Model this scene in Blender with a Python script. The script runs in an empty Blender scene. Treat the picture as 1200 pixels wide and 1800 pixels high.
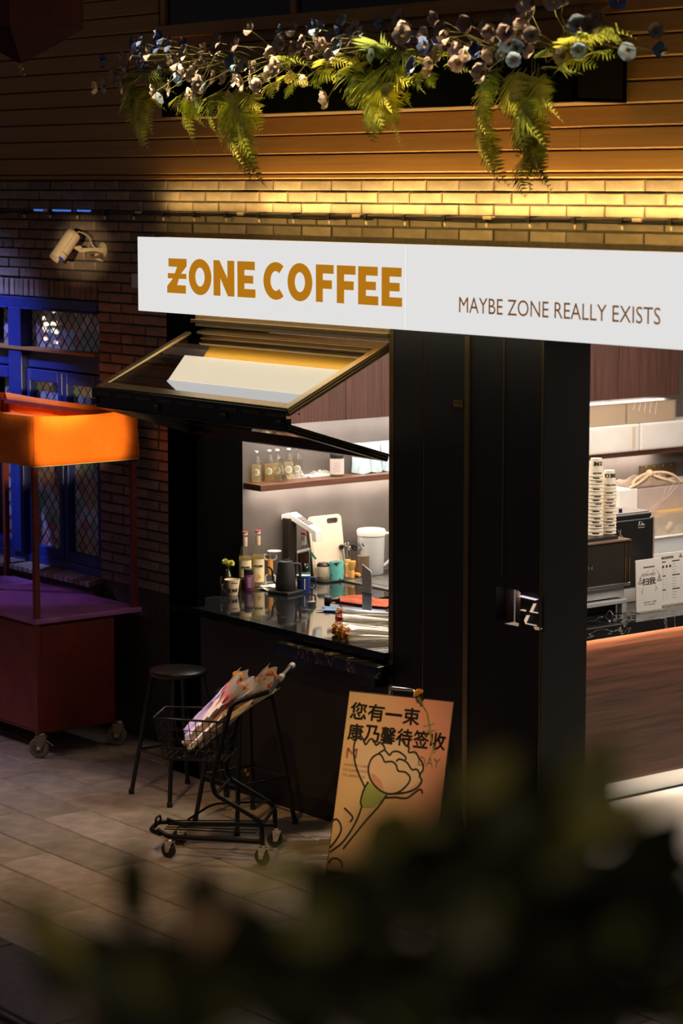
import bpy, math, random
from mathutils import Vector, Matrix
rnd = random.Random(7)
S = bpy.context.scene
COL = S.collection
R = math.radians

# ------------------------------------------------------------------ camera
YAW, PIT, FPX, CH = R(51.85), R(7.64), 4286.0, 3.3
CAM = Vector((0, 0, CH))
VF = Vector((-math.sin(YAW) * math.cos(PIT), math.cos(YAW) * math.cos(PIT), -math.sin(PIT)))
VR = Vector((math.cos(YAW), math.sin(YAW), 0))
VU = VR.cross(VF)
cd = bpy.data.cameras.new('camera')
cam = bpy.data.objects.new('camera', cd); COL.objects.link(cam)
cam.matrix_world = Matrix.Translation(CAM) @ Matrix((VR, VU, -VF)).transposed().to_4x4()
cd.sensor_fit = 'VERTICAL'; cd.sensor_height = 36; cd.sensor_width = 24
cd.lens = FPX * 36 / 1800
cd.clip_start = .05; cd.clip_end = 200
cd.dof.use_dof = True; cd.dof.focus_distance = 13.0; cd.dof.aperture_fstop = 2.6
S.camera = cam

def ray(x, y): return VF + VR * ((x - 600) / FPX) + VU * ((900 - y) / FPX)
def on(x, y, ax, val):
    """where the line of sight measured on the photograph meets the plane axis = val of the place"""
    d = ray(x, y); return CAM + d * ((val - CAM[ax]) / d[ax])
def oX(x, y, k): return on(x, y, 0, k)
def oY(x, y, k): return on(x, y, 1, k)
def oZ(x, y, k=0.): return on(x, y, 2, k)

# ------------------------------------------------------------------ world, exposure, lights
S.view_settings.view_transform = 'Standard'; S.view_settings.look = 'None'
S.view_settings.exposure = 0; S.view_settings.gamma = 1; S.view_settings.use_curve_mapping = False
w = bpy.data.worlds.new('night'); S.world = w; w.use_nodes = True
w.node_tree.nodes['Background'].inputs[0].default_value = (.043, .0365, .037, 1)
w.node_tree.nodes['Background'].inputs[1].default_value = 1.0
S.cycles.max_bounces = 7; S.cycles.transparent_max_bounces = 16; S.cycles.caustics_reflective = False; S.cycles.caustics_refractive = False

def aim(o, d):
    o.rotation_euler = Vector(d).to_track_quat('-Z', 'Y').to_euler()
def area(name, loc, d, sx, sy, e, col, spread=180):
    l = bpy.data.lights.new(name, 'AREA'); l.shape = 'RECTANGLE'; l.size = sx; l.size_y = sy; l.energy = e; l.color = col; l.spread = R(spread)
    o = bpy.data.objects.new(name, l); COL.objects.link(o); o.location = loc; aim(o, d); return o
def spot(name, loc, tgt, e, col, ang, blend=.6, rad=.05):
    l = bpy.data.lights.new(name, 'SPOT'); l.energy = e; l.color = col; l.spot_size = R(ang); l.spot_blend = blend; l.shadow_soft_size = rad
    o = bpy.data.objects.new(name, l); COL.objects.link(o); o.location = loc; aim(o, Vector(tgt) - Vector(loc)); return o
def point(name, loc, e, col, rad=.05):
    l = bpy.data.lights.new(name, 'POINT'); l.energy = e; l.color = col; l.shadow_soft_size = rad
    o = bpy.data.objects.new(name, l); COL.objects.link(o); o.location = loc; return o
WARM = (1., .62, .19)
# wall washer strips above the fascia sign
for i, (x, e) in enumerate(((-11.3, 1.8), (-10.4, 4.4), (-9.5, 5.4), (-8.6, 5.6), (-7.7, 5.6), (-6.8, 5.2))):
    area('wash_lamp', (x, 7.86, 3.165), (0, .55, 1), .86, .02, e, WARM)
    area('brick_fill', (x, 7.58, 3.03), (0, 1, .22), .86, .02, e * .17, (1., .62, .14), 75)  # second unseen strip, added to brighten the bricks just above the sign
for x, e in ((-10.7, 7), (-10.1, 7), (-9.5, 6.5), (-8.9, 6.5), (-8.3, 6), (-7.7, 4)): area('up_lamp', (x, 7.12, 3.04), (0, .04, 1), .5, .05, e, (1., .78, .48), 58)
# lamps of the coffee bar
area('bar_ceiling_lamp', (-10.3, 9.9, 2.66), (-.001, 0, -1), 3.2, .9, 84, (1., .86, .70))
area('window_ceiling_lamp', (-10.3, 8.15, 2.5), (0, .25, -1), 1.2, .3, 24, (1., .84, .66))
area('shelf_led', (-11.35, 9.94, 1.54), (-.25, 0, -1), 3.3, .03, 16, (1., .86, .74))
area('cabinet_led', (-11.32, 9.94, 1.925), (-.35, 0, -1), 3.3, .03, 16, (1., .92, .86))
area('bar_led', (-9.185, 10.2, .912), (-.2, 0, -1), 4.2, .02, 20, (1., .62, .36))
area('toe_led', (-9.15, 10.2, .105), (-.2, 0, -1), 4.2, .02, 4, (1., .9, .76))
area('shop_ceiling_lamp', (-8.3, 10.2, 2.66), (-.1, 0, -1), 3, .8, 64, (1., .88, .74))
# street light: violet from beyond the window, warm from over the plaza; then unseen added spots
spot('violet_lamp', (-14.9, 5.9, 4.9), (-13.5, 7.9, 2.0), 1300, (.34, .38, 1.), 22, .9, .15)
spot('violet_lamp', (-15.2, 4.6, 3.6), (-12.9, 5.3, 0), 390, (.66, .52, 1.), 54, 1, .2)
spot('violet_lamp', (-15.0, 5.9, 2.6), (-12.9, 7.42, .80), 150, (.55, .36, 1.), 17, .7, .1)
spot('plaza_lamp', (-12.2, 3.0, 5.0), (-12.1, 5.8, 0), 225, (1., .64, .38), 36, 1, .25)
spot('plaza_lamp', (-8.0, 4.2, 5.2), (-9.75, 6.6, 0.0), 380, (1., .56, .17), 30, .9, .15)
spot('canopy_fill', (-8.6, 5.9, 3.9), (-12.4, 7.5, 1.97), 1400, (1., .76, .38), 8, .6, .04)  # unseen narrow spot added to brighten the canopy's top and inside
spot('valance_fill', (-8.2, 6.2, 1.9), (-11.96, 7.47, 1.85), 880, (1., .70, .30), 9.6, .3, .04)  # unseen spot added to brighten the end valance, not a stall light
spot('cctv_fill', (-8.0, 4.2, 3.1), (-12.42, 7.76, 2.92), 1000, (1., .70, .36), 4.6, 1, .03)  # unseen narrow spot added to brighten the wall camera
spot('poster_fill', (-7.2, 4.4, 4.6), (-8.63, 7.0, .80), 560, (1., .66, .32), 12.5, 1, .1)  # unseen spot added to brighten the poster
spot('basket_fill', (-11.4, 3.6, 4.6), (-9.68, 6.82, .74), 1100, (1., .84, .78), 6.5, .7, .05)  # unseen narrow spot added to brighten the bouquets in the trolley
spot('shrub_fill', (.9, -1.2, 5.2), (-.85, 1.1, 2.95), 90, (1., .74, .36), 70, 1, .1)  # unseen spot added to lift the leaves close to the lens

# ------------------------------------------------------------------ materials
MATS = {}
def mat(name, col=(.5, .5, .5), rough=.5, metal=0., spec=.5, var=0., scale=6., bump=0., emit=None, es=0., stretch=None, objvar=0., coat=0.):
    if name in MATS: return MATS[name]
    m = bpy.data.materials.new(name); MATS[name] = m; m.use_nodes = True
    nt = m.node_tree; b = nt.nodes['Principled BSDF']; L = nt.links
    c = (*col, 1)
    b.inputs['Base Color'].default_value = c; b.inputs['Roughness'].default_value = rough
    b.inputs['Metallic'].default_value = metal; b.inputs['Specular IOR Level'].default_value = spec
    b.inputs['Coat Weight'].default_value = coat
    src = None
    if var or bump:
        tc = nt.nodes.new('ShaderNodeTexCoord'); mp = nt.nodes.new('ShaderNodeMapping'); nz = nt.nodes.new('ShaderNodeTexNoise')
        L.new(tc.outputs['Object'], mp.inputs[0]); L.new(mp.outputs[0], nz.inputs['Vector'])
        mp.inputs['Scale'].default_value = stretch or (1, 1, 1)
        nz.inputs['Scale'].default_value = scale; nz.inputs['Detail'].default_value = 5
        if var:
            cr = nt.nodes.new('ShaderNodeValToRGB'); L.new(nz.outputs['Fac'], cr.inputs[0])
            cr.color_ramp.elements[0].position = .3; cr.color_ramp.elements[1].position = .7
            cr.color_ramp.elements[0].color = (*[v * (1 - var) for v in col], 1)
            cr.color_ramp.elements[1].color = (*[min(1, v * (1 + var)) for v in col], 1)
            src = cr.outputs[0]
        if bump:
            bp = nt.nodes.new('ShaderNodeBump'); bp.inputs['Strength'].default_value = bump; bp.inputs['Distance'].default_value = .01
            L.new(nz.outputs['Fac'], bp.inputs['Height']); L.new(bp.outputs[0], b.inputs['Normal'])
    if objvar:
        oi = nt.nodes.new('ShaderNodeObjectInfo'); mr = nt.nodes.new('ShaderNodeMapRange'); mx = nt.nodes.new('ShaderNodeMix'); mx.data_type = 'RGBA'; mx.blend_type = 'MULTIPLY'
        mr.inputs['To Min'].default_value = 1 - objvar; mr.inputs['To Max'].default_value = 1 + objvar
        cb = nt.nodes.new('ShaderNodeCombineColor')
        L.new(oi.outputs['Random'], mr.inputs['Value'])
        for k in range(3): L.new(mr.outputs[0], cb.inputs[k])
        mx.inputs['Factor'].default_value = 1
        if src: L.new(src, mx.inputs[6])
        else: mx.inputs[6].default_value = c
        L.new(cb.outputs[0], mx.inputs[7]); src = mx.outputs[2]
    if src: L.new(src, b.inputs['Base Color'])
    if emit: b.inputs['Emission Color'].default_value = (*emit, 1); b.inputs['Emission Strength'].default_value = es
    return m
def glass(name, tint=(1, 1, 1), lo=.04, hi=1., pw=4., rough=0., milk=None, mf=0.):
    if name in MATS: return MATS[name]
    m = bpy.data.materials.new(name); MATS[name] = m; m.use_nodes = True
    nt = m.node_tree; nt.nodes.clear(); L = nt.links
    out = nt.nodes.new('ShaderNodeOutputMaterial'); mx = nt.nodes.new('ShaderNodeMixShader')
    tr = nt.nodes.new('ShaderNodeBsdfTransparent'); gl = nt.nodes.new('ShaderNodeBsdfGlossy')
    tr.inputs[0].default_value = (*tint, 1); gl.inputs['Roughness'].default_value = rough
    lw = nt.nodes.new('ShaderNodeLayerWeight'); lw.inputs[0].default_value = .5
    p = nt.nodes.new('ShaderNodeMath'); p.operation = 'POWER'; p.inputs[1].default_value = pw
    mr = nt.nodes.new('ShaderNodeMapRange'); mr.inputs['To Min'].default_value = lo; mr.inputs['To Max'].default_value = hi
    L.new(lw.outputs['Facing'], p.inputs[0]); L.new(p.outputs[0], mr.inputs['Value']); L.new(mr.outputs[0], mx.inputs[0])
    if milk:
        df = nt.nodes.new('ShaderNodeBsdfTranslucent'); d2 = nt.nodes.new('ShaderNodeBsdfDiffuse'); m2 = nt.nodes.new('ShaderNodeMixShader'); m3 = nt.nodes.new('ShaderNodeMixShader')
        df.inputs[0].default_value = d2.inputs[0].default_value = (*milk, 1); m3.inputs[0].default_value = mf
        L.new(df.outputs[0], m2.inputs[1]); L.new(d2.outputs[0], m2.inputs[2]); L.new(tr.outputs[0], m3.inputs[1]); L.new(m2.outputs[0], m3.inputs[2]); tr = m3
    L.new(tr.outputs[0], mx.inputs[1]); L.new(gl.outputs[0], mx.inputs[2]); L.new(mx.outputs[0], out.inputs[0])
    return m
def emission(name, col, s):
    if name in MATS: return MATS[name]
    return mat(name, (.02, .02, .02), .6, emit=col, es=s)
def wood(name, c0, c1, stretch, rough=.45):
    if name in MATS: return MATS[name]
    m = bpy.data.materials.new(name); MATS[name] = m; m.use_nodes = True
    nt = m.node_tree; b = nt.nodes['Principled BSDF']; L = nt.links
    tc = nt.nodes.new('ShaderNodeTexCoord'); mp = nt.nodes.new('ShaderNodeMapping'); nz = nt.nodes.new('ShaderNodeTexNoise'); cr = nt.nodes.new('ShaderNodeValToRGB')
    mp.inputs['Scale'].default_value = stretch; nz.inputs['Scale'].default_value = 4; nz.inputs['Detail'].default_value = 8; nz.inputs['Roughness'].default_value = .65
    L.new(tc.outputs['Object'], mp.inputs[0]); L.new(mp.outputs[0], nz.inputs['Vector']); L.new(nz.outputs['Fac'], cr.inputs[0])
    cr.color_ramp.elements[0].position = .32; cr.color_ramp.elements[1].position = .68
    cr.color_ramp.elements[0].color = (*c0, 1); cr.color_ramp.elements[1].color = (*c1, 1)
    L.new(cr.outputs[0], b.inputs['Base Color']); b.inputs['Roughness'].default_value = rough
    return m
def marble(name, base, vein, rough, scale=3., w0=.02):
    if name in MATS: return MATS[name]
    m = bpy.data.materials.new(name); MATS[name] = m; m.use_nodes = True
    nt = m.node_tree; b = nt.nodes['Principled BSDF']; L = nt.links
    tc = nt.nodes.new('ShaderNodeTexCoord'); nz = nt.nodes.new('ShaderNodeTexNoise'); cr = nt.nodes.new('ShaderNodeValToRGB')
    nz.inputs['Scale'].default_value = scale; nz.inputs['Detail'].default_value = 6; nz.inputs['Distortion'].default_value = 1.2
    L.new(tc.outputs['Object'], nz.inputs['Vector']); L.new(nz.outputs['Fac'], cr.inputs[0])
    e = cr.color_ramp.elements; e[0].position = .5 - w0; e[0].color = (*base, 1); e[1].position = .5; e[1].color = (*vein, 1)
    n = cr.color_ramp.elements.new(.5 + w0); n.color = (*base, 1)
    L.new(cr.outputs[0], b.inputs['Base Color']); b.inputs['Roughness'].default_value = rough
    return m

BLACK = mat('black_metal', (.012, .012, .013), .38, var=.15, scale=12)
BLKP = mat('black_panel', (.010, .010, .010), .55, var=.1, scale=9)
BLKG = mat('black_plastic', (.010, .010, .011), .3, var=.1)
RUB = mat('black_rubber', (.015, .015, .015), .7, var=.1)
CHROME = mat('chrome', (.75, .74, .72), .15, 1, var=.03)
STEEL = mat('brushed_steel', (.50, .48, .46), .28, 1, var=.06, scale=20, stretch=(1, 1, 8))
BRONZE = mat('bronze_frame', (.34, .25, .11), .32, .9, var=.08, scale=20)
WHITE = mat('white_plastic', (.78, .76, .72), .4, var=.03)
PAPER = mat('white_paper', (.80, .78, .74), .7, var=.04)
BRASS = mat('brass', (.75, .5, .18), .25, 1, var=.05)
GLASS = glass('clear_glass', (.97, .97, .96), .06, .9, 3)
CELLO = glass('cellophane', (.97, .96, .94), .05, .55, 2., .28, (.86, .80, .70), .24)

# ------------------------------------------------------------------ builders
class MB:
    def __init__(s): s.v = []; s.f = []
    def add(s, vs, fs):
        n = len(s.v); s.v += [Vector(p) for p in vs]; s.f += [[i + n for i in f] for f in fs]; return s
    def box(s, x0, x1, y0, y1, z0, z1):
        return s.add([(x, y, z) for z in (z0, z1) for y in (y0, y1) for x in (x0, x1)], [(0, 2, 3, 1), (4, 5, 7, 6), (0, 1, 5, 4), (2, 6, 7, 3), (0, 4, 6, 2), (1, 3, 7, 5)])
    def obox(s, o, u, v, wv):
        o, u, v, wv = Vector(o), Vector(u), Vector(v), Vector(wv)
        fs = [(0, 2, 3, 1), (4, 5, 7, 6), (0, 1, 5, 4), (2, 6, 7, 3), (0, 4, 6, 2), (1, 3, 7, 5)]
        if u.cross(v).dot(wv) < 0: fs = [tuple(reversed(f)) for f in fs]
        return s.add([o + u * a + v * b + wv * c for c in (0, 1) for b in (0, 1) for a in (0, 1)], fs)
    def tube(s, pts, r, seg=8, closed=False):
        pts = [Vector(p) for p in pts]; n = len(pts); rs = r if isinstance(r, (list, tuple)) else [r] * n
        t0 = (pts[1] - pts[0]).normalized(); nrm = t0.orthogonal().normalized(); vs = []; fs = []
        for i in range(n):
            a = pts[i - 1] if i or closed else pts[0]; b = pts[(i + 1) % n] if i < n - 1 or closed else pts[-1]
            t = (b - a).normalized()
            nrm = (nrm - t * nrm.dot(t))
            nrm = nrm.normalized() if nrm.length > 1e-6 else t.orthogonal().normalized()
            bi = t.cross(nrm)
            for k in range(seg):
                an = 2 * math.pi * k / seg; vs.append(pts[i] + (nrm * math.cos(an) + bi * math.sin(an)) * rs[i])
        for i in range(n if closed else n - 1):
            j = (i + 1) % n
            for k in range(seg):
                k2 = (k + 1) % seg; fs.append((i * seg + k, i * seg + k2, j * seg + k2, j * seg + k))
        if not closed: fs += [tuple(reversed(range(seg))), tuple(range((n - 1) * seg, n * seg))]
        return s.add(vs, fs)
    def lathe(s, prof, o=(0, 0, 0), seg=20, ax=(0, 0, 1), a0=0., caps=True):
        o = Vector(o); ax = Vector(ax).normalized(); u = Vector((1, 0, 0)) if abs(ax.x) < .9 else Vector((0, 1, 0))
        u = (u - ax * u.dot(ax)).normalized(); v = ax.cross(u); vs = []; fs = []
        for r, z in prof:
            for k in range(seg):
                a = a0 + 2 * math.pi * k / seg; vs.append(o + ax * z + (u * math.cos(a) + v * math.sin(a)) * r)
        for i in range(len(prof) - 1):
            for k in range(seg):
                k2 = (k + 1) % seg; fs.append((i * seg + k, i * seg + k2, (i + 1) * seg + k2, (i + 1) * seg + k))
        if caps:
            if prof[0][0] > 1e-5: fs.append(tuple(reversed(range(seg))))
            if prof[-1][0] > 1e-5: fs.append(tuple(range((len(prof) - 1) * seg, len(prof) * seg)))
        return s.add(vs, fs)
    def prism(s, poly, o, u, v, d):
        """polygon in the (u, v) frame at o, pushed along d"""
        o, u, v, d = Vector(o), Vector(u), Vector(v), Vector(d); n = len(poly)
        ar = sum(poly[i][0] * poly[(i + 1) % n][1] - poly[(i + 1) % n][0] * poly[i][1] for i in range(n))
        if (ar > 0) != (u.cross(v).dot(d) > 0): poly = poly[::-1]
        b = [o + u * p[0] + v * p[1] for p in poly]
        return s.add(b + [p + d for p in b], [tuple(reversed(range(n))), tuple(range(n, 2 * n))] + [(i, (i + 1) % n, n + (i + 1) % n, n + i) for i in range(n)])
    def grid(s, fn, nu, nv):
        return s.add([fn(i / nu, j / nv) for j in range(nv + 1) for i in range(nu + 1)],
                     [(j * (nu + 1) + i, j * (nu + 1) + i + 1, (j + 1) * (nu + 1) + i + 1, (j + 1) * (nu + 1) + i) for j in range(nv) for i in range(nu)])
    def islands(s, name, m, parent):
        """every loose piece an object of its own"""
        pr = list(range(len(s.v)))
        def fd(i):
            while pr[i] != i: pr[i] = pr[pr[i]]; i = pr[i]
            return i
        for f in s.f:
            for k in f[1:]: pr[fd(f[0])] = fd(k)
        gr = {}
        for f in s.f: gr.setdefault(fd(f[0]), []).append(f)
        for fs in gr.values():
            ix = sorted({i for f in fs for i in f}); mp = {i: k for k, i in enumerate(ix)}
            q = MB(); q.v = [s.v[i] for i in ix]; q.f = [[mp[i] for i in f] for f in fs]; q.build(name, m, parent)
    def build(s, name, m, parent=None, smooth=0, bevel=0, solid=0):
        off = world_loc(parent) if parent else Vector()
        me = bpy.data.meshes.new(name); me.from_pydata([tuple(p - off) for p in s.v], [], s.f); me.update()
        o = bpy.data.objects.new(name, me); COL.objects.link(o); me.materials.append(m)
        if parent: o.parent = parent
        if smooth: me.shade_smooth(); me.set_sharp_from_angle(angle=R(smooth))
        if solid: md = o.modifiers.new('solid', 'SOLIDIFY'); md.thickness = solid; md.offset = 0
        if bevel: md = o.modifiers.new('bevel', 'BEVEL'); md.width = bevel; md.segments = 2; md.limit_method = 'ANGLE'; md.angle_limit = R(50)
        return o
def world_loc(o):
    p = Vector()
    while o: p += o.location; o = o.parent
    return p
def tag(o, label=None, cat=None, group=None, kind=None):
    for k, v in (('label', label), ('category', cat), ('group', group), ('kind', kind)):
        if v: o[k] = v
    return o
def thing(name, label, cat, loc, group=None):
    o = bpy.data.objects.new(name, None); o.empty_display_size = .05; COL.objects.link(o); o.location = loc
    return tag(o, label, cat, group)
def st(o): o['kind'] = 'structure'; return o
def lk(name, me, parent, loc, rot=(0, 0, 0), sc=(1, 1, 1)):
    o = bpy.data.objects.new(name, me); COL.objects.link(o); o.location = loc; o.rotation_euler = rot; o.scale = sc
    if parent: o.parent = parent
    return o
def dup(root, loc, label=None):
    r = root.copy(); COL.objects.link(r); r.location = loc
    if label: r['label'] = label
    for ch in list(root.children):
        c = ch.copy(); COL.objects.link(c); c.parent = r
        for g in list(ch.children):
            q = g.copy(); COL.objects.link(q); q.parent = c
    return r
def text_mesh(body, bold=0.):
    cu = bpy.data.curves.new('lettering', 'FONT'); cu.body = body; cu.resolution_u = 3; 
    ob = bpy.data.objects.new('lettering', cu); COL.objects.link(ob)
    bpy.context.view_layer.update()
    me = bpy.data.meshes.new_from_object(ob.evaluated_get(bpy.context.evaluated_depsgraph_get()))
    vs = [v.co.copy() for v in me.vertices]; fs = [list(p.vertices) for p in me.polygons]
    bpy.data.objects.remove(ob); bpy.data.curves.remove(cu); bpy.data.meshes.remove(me)
    x0 = min(v.x for v in vs); x1 = max(v.x for v in vs); y0 = min(v.y for v in vs); y1 = max(v.y for v in vs)
    return [((v.x - x0) / (x1 - x0), (v.y - y0) / (y1 - y0)) for v in vs], fs
def lettering(body, o, u, v, mb=None, bold=0., fn=None):
    """flat lettering fitted in the parallelogram o, u, v (or through fn(s, t))"""
    vs, fs = text_mesh(body, bold); mb = mb or MB(); o, u, v = Vector(o), Vector(u), Vector(v)
    for da, db in (((0, 0), (bold, 0), (-bold, 0), (0, bold), (0, -bold)) if bold else ((0, 0),)):
        mb.add([fn(a + da, b + db) if fn else o + u * (a + da) + v * (b + db) for a, b in vs], fs)
    return mb
def wrap(c, r0, r1, z0, z1, a0, a1, eps=.0006):
    """fn for lettering on an upright cone wall between heights z0 and z1, angles a0 to a1"""
    def fn(s, t):
        a = a0 + (a1 - a0) * s; r = r0 + (r1 - r0) * t + eps
        return Vector((c[0] + r * math.cos(a), c[1] + r * math.sin(a), c[2] + z0 + (z1 - z0) * t))
    return fn
FACE = math.atan2(-VF.y, -VF.x)      # direction, seen from the bar, in which the plaza lies
X3, Y3, Z3 = Vector((1, 0, 0)), Vector((0, 1, 0)), Vector((0, 0, 1))
YW, YK, YB = 7.95, 7.62, 7.91        # brick wall, front and back of the kiosk's shell

# ------------------------------------------------------------------ ground
bed = st(MB().box(-30, 8, -6, YW + .1, -.30, -.012).build('floor', mat('paving_bed', (.045, .04, .036), .9, var=.2)))
PAV = [mat('paving_stone', (.34, .29, .24), .75, var=.28, scale=7, bump=.25, objvar=.22), mat('paving_stone_grey', (.36, .31, .28), .7, var=.22, scale=9, bump=.25, objvar=.2)]
pm = []
for k in range(4):
    mb = MB(); b = .006; hx, hy = .297, .147
    mb.add([(-hx, -hy, -.05), (hx, -hy, -.05), (hx, hy, -.05), (-hx, hy, -.05), (-hx, -hy, -b), (hx, -hy, -b), (hx, hy, -b), (-hx, hy, -b),
            (-hx + b, -hy + b, 0), (hx - b, -hy + b, 0), (hx - b, hy - b, 0), (-hx + b, hy - b, 0)],
           [(0, 1, 5, 4), (1, 2, 6, 5), (2, 3, 7, 6), (3, 0, 4, 7), (4, 5, 9, 8), (5, 6, 10, 9), (6, 7, 11, 10), (7, 4, 8, 11), (8, 9, 10, 11)])
    o = mb.build('paver', PAV[k % 2]); pm.append(o.data); bpy.data.objects.remove(o)
for j in range(9):
    y = 5.41 + j * .3
    for i in range(18):
        x = -14.7 + i * .6 + (.3 if j % 2 else 0) + (.12 if j % 3 == 0 else 0)
        lk('paver', pm[rnd.randrange(4)], bed, (x, y, rnd.uniform(-.003, .001)), (rnd.uniform(-.004, .004), rnd.uniform(-.003, .003), 0))
KERB = mat('dark_granite', (.11, .10, .12), .55, var=.25, scale=30)
kb = st(MB().box(-16, -4, 4.75, 5.255, -.1, .004).build('trim_1', KERB, bevel=.006))
for i in range(12): MB().box(-15.98 + i, -15.0 + i - .012, 4.78, 5.25, -.05, .012).build('kerb_stone', KERB, kb, bevel=.006)

# ------------------------------------------------------------------ brick wall, siding
CR, BL = .0605, .2565
MORT = mat('mortar', (.075, .062, .05), .95, var=.25, scale=40)
BRK = mat('brick_face', (.235, .19, .15), .8, var=.22, scale=14, bump=.3, objvar=.28)
wl = MB()
wl.box(-16, 2, YW + .012, YW + .45, 2.60, 7)          # above the windows and the kiosk
wl.box(-12.50, -11.64, YW + .012, YW + .45, 0, 2.60)   # pier
wl.box(-16, -12.50, YW + .012, YW + .45, 0, .86)
wall = st(wl.build('wall_front', MORT))
def brick_mesh(lx, lz, seed):
    r = random.Random(seed); b = .004; d = .03; j = lambda: r.uniform(-.0015, .0015)
    f = [(-lx + b + j(), 0 + j(), -lz + b + j()), (lx - b + j(), j(), -lz + b + j()), (lx - b + j(), j(), lz - b + j()), (-lx + b + j(), j(), lz - b + j())]
    q = [(-lx, b, -lz), (lx, b, -lz), (lx, b, lz), (-lx, b, lz)]; z = [(-lx, d, -lz), (lx, d, -lz), (lx, d, lz), (-lx, d, lz)]
    mb = MB().add(f + q + z, [(0, 1, 2, 3)] + [(4 + i, 4 + (i + 1) % 4, (i + 1) % 4, i) for i in range(4)] + [(8 + i, 8 + (i + 1) % 4, 4 + (i + 1) % 4, 4 + i) for i in range(4)])
    o = mb.build('brick', BRK); me = o.data; bpy.data.objects.remove(o); return me
bm_s = [brick_mesh(BL / 2 - .005, CR / 2 - .005, s) for s in range(6)]
bm_h = [brick_mesh(BL / 4 - .005, CR / 2 - .005, 20 + s) for s in range(4)]
bm_q = [brick_mesh(BL * 3 / 8 - .005, CR / 2 - .005, 30 + s) for s in range(3)]
bm_v = [brick_mesh(CR / 2 - .004, .105 / 2, 40 + s) for s in range(3)]
ZT = 3.328; nb = 0
def lay(me, x, z):
    global nb; nb += 1
    lk('brick', me, wall, (x, YW - .002 + rnd.uniform(-.004, .004), z), (rnd.uniform(-.012, .012), rnd.uniform(-.006, .006), rnd.uniform(-.012, .012)))
for row in range(1, 41):
    z = ZT - (row - .5) * CR
    if z < .84: break
    head = row % 9 == 7
    if z > 3.0: xa, xb = -13.80, -7.6
    elif z > 2.72: xa, xb = -13.80, -11.95
    else: xa, xb = -12.50, -11.66 if z > .9 else -11.66
    if z > 2.72:
        step = BL / 2 if head else BL
        x = xa + (BL / 2 if row % 2 else 0)
        while x < xb:
            lay((bm_h if head else bm_s)[rnd.randrange(4 if head else 6)], x, z); x += step
    else:
        if head: seq = [.5] * 6
        elif row % 2: seq = [1, 1, 1]
        else: seq = [.5, 1, 1, .5]
        x = xa
        for q in seq:
            if q == 1: lay(rnd.choice(bm_s), x + BL / 2, z)
            else: lay(rnd.choice(bm_h), x + BL / 4, z)
            x += BL * q
x = -13.75
while x < -12.52:
    lay(rnd.choice(bm_v), x, 2.66); x += CR
print('bricks', nb)
PLK = wood('siding_wood', (.27, .135, .032), (.36, .19, .05), (.35, 8, 14), .5)
pk = []
z = ZT; first = True
while z < 4.75:
    h = .03 if first else .1015
    segs = ((-16, -10.9), (-10.9, -6.6)) if int(z * 10) % 2 else ((-16, -12.9), (-12.9, -8.3), (-8.3, -6.6))
    for a, b2 in segs:
        if z > 4.16: b2 = min(b2, -11.78)
        if b2 - a < .2: continue
        mb = MB(); yo = rnd.uniform(0, .004); t = .022
        mb.add([(xx, yy, zz) for xx in (a + .002, b2 - .002) for yy, zz in ((YW + .012, z + .003), (YW - t + yo, z + .003), (YW - t - .004 + yo, z + .010), (YW - t - .002 + yo, z + h - .006), (YW - t + .004 + yo, z + h - .002), (YW + .012, z + h - .002))],
               [(0, 1, 2, 3, 4, 5), (11, 10, 9, 8, 7, 6)] + [(i, i + 6, (i + 1) % 6 + 6, (i + 1) % 6) for i in range(6)])
        mb.build('plank', PLK, wall)
    z += h; first = False
# dark upper window over the planter, with its brown sill
uw = st(MB().box(-11.70, -8.0, YW - .01, YW + .02, 4.20, 4.75).build('window_3', mat('night_pane', (.006, .006, .009), .15)))
MB().box(-11.76, -7.95, YW - .06, YW + .02, 4.125, 4.195).build('window_sill', PLK, uw, bevel=.004)
for x in (-11.73, -10.5, -9.25, -8.03): MB().box(x - .025, x + .025, YW - .03, YW + .02, 4.2, 4.75).build('window_frame', PLK, uw, bevel=.003)

# ------------------------------------------------------------------ leaded window on the wall
BLUE = mat('blue_paint', (.014, .028, .19), .38, var=.12, scale=15)
LEAD = mat('lead_came', (.02, .02, .022), .5, var=.1)
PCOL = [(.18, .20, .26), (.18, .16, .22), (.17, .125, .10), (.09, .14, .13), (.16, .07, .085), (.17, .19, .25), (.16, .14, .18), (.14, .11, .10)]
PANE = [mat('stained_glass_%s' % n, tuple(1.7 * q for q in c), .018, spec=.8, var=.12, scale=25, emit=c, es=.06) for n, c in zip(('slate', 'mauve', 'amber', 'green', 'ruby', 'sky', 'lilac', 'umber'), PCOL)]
win = st(MB().box(-14.45, -12.50, YW + .16, YW + .2, .88, 2.6).build('window_1', mat('dark_room', (.004, .004, .005), .9)))
FY0, FY1 = YW + .0, YW + .10
def bar(x0, x1, z0, z1, y0=FY0, y1=FY1): return MB().box(x0, x1, y0, y1, z0, z1).build('window_frame', BLUE, win, bevel=.006)
bar(-14.45, -12.50, 2.535, 2.60, YW - .01); bar(-14.45, -12.50, 2.16, 2.285, YW + .02); bar(-14.45, -12.50, .90, .965)
bar(-13.535, -13.375, .965, 2.535, YW - .02)
bar(-13.375, -12.50, 2.525, 2.537, YW - .035); bar(-14.45, -13.53, 2.525, 2.537, YW - .035)
for x0, x1 in ((-14.45, -13.535), (-13.375, -12.945), (-12.935, -12.50)):
    bar(x0, x0 + .05, .965, 2.15, YW + .01); bar(x1 - .05, x1, .965, 2.15, YW + .01)
    bar(x0 + .05, x1 - .05, 2.075, 2.15, YW + .01); bar(x0 + .05, x1 - .05, .965, 1.03, YW + .01)
MB().box(-14.45, -12.50, YW - .03, YW + .06, 2.268, 2.288).build('window_ledge', PLK, win, bevel=.003)
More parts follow.
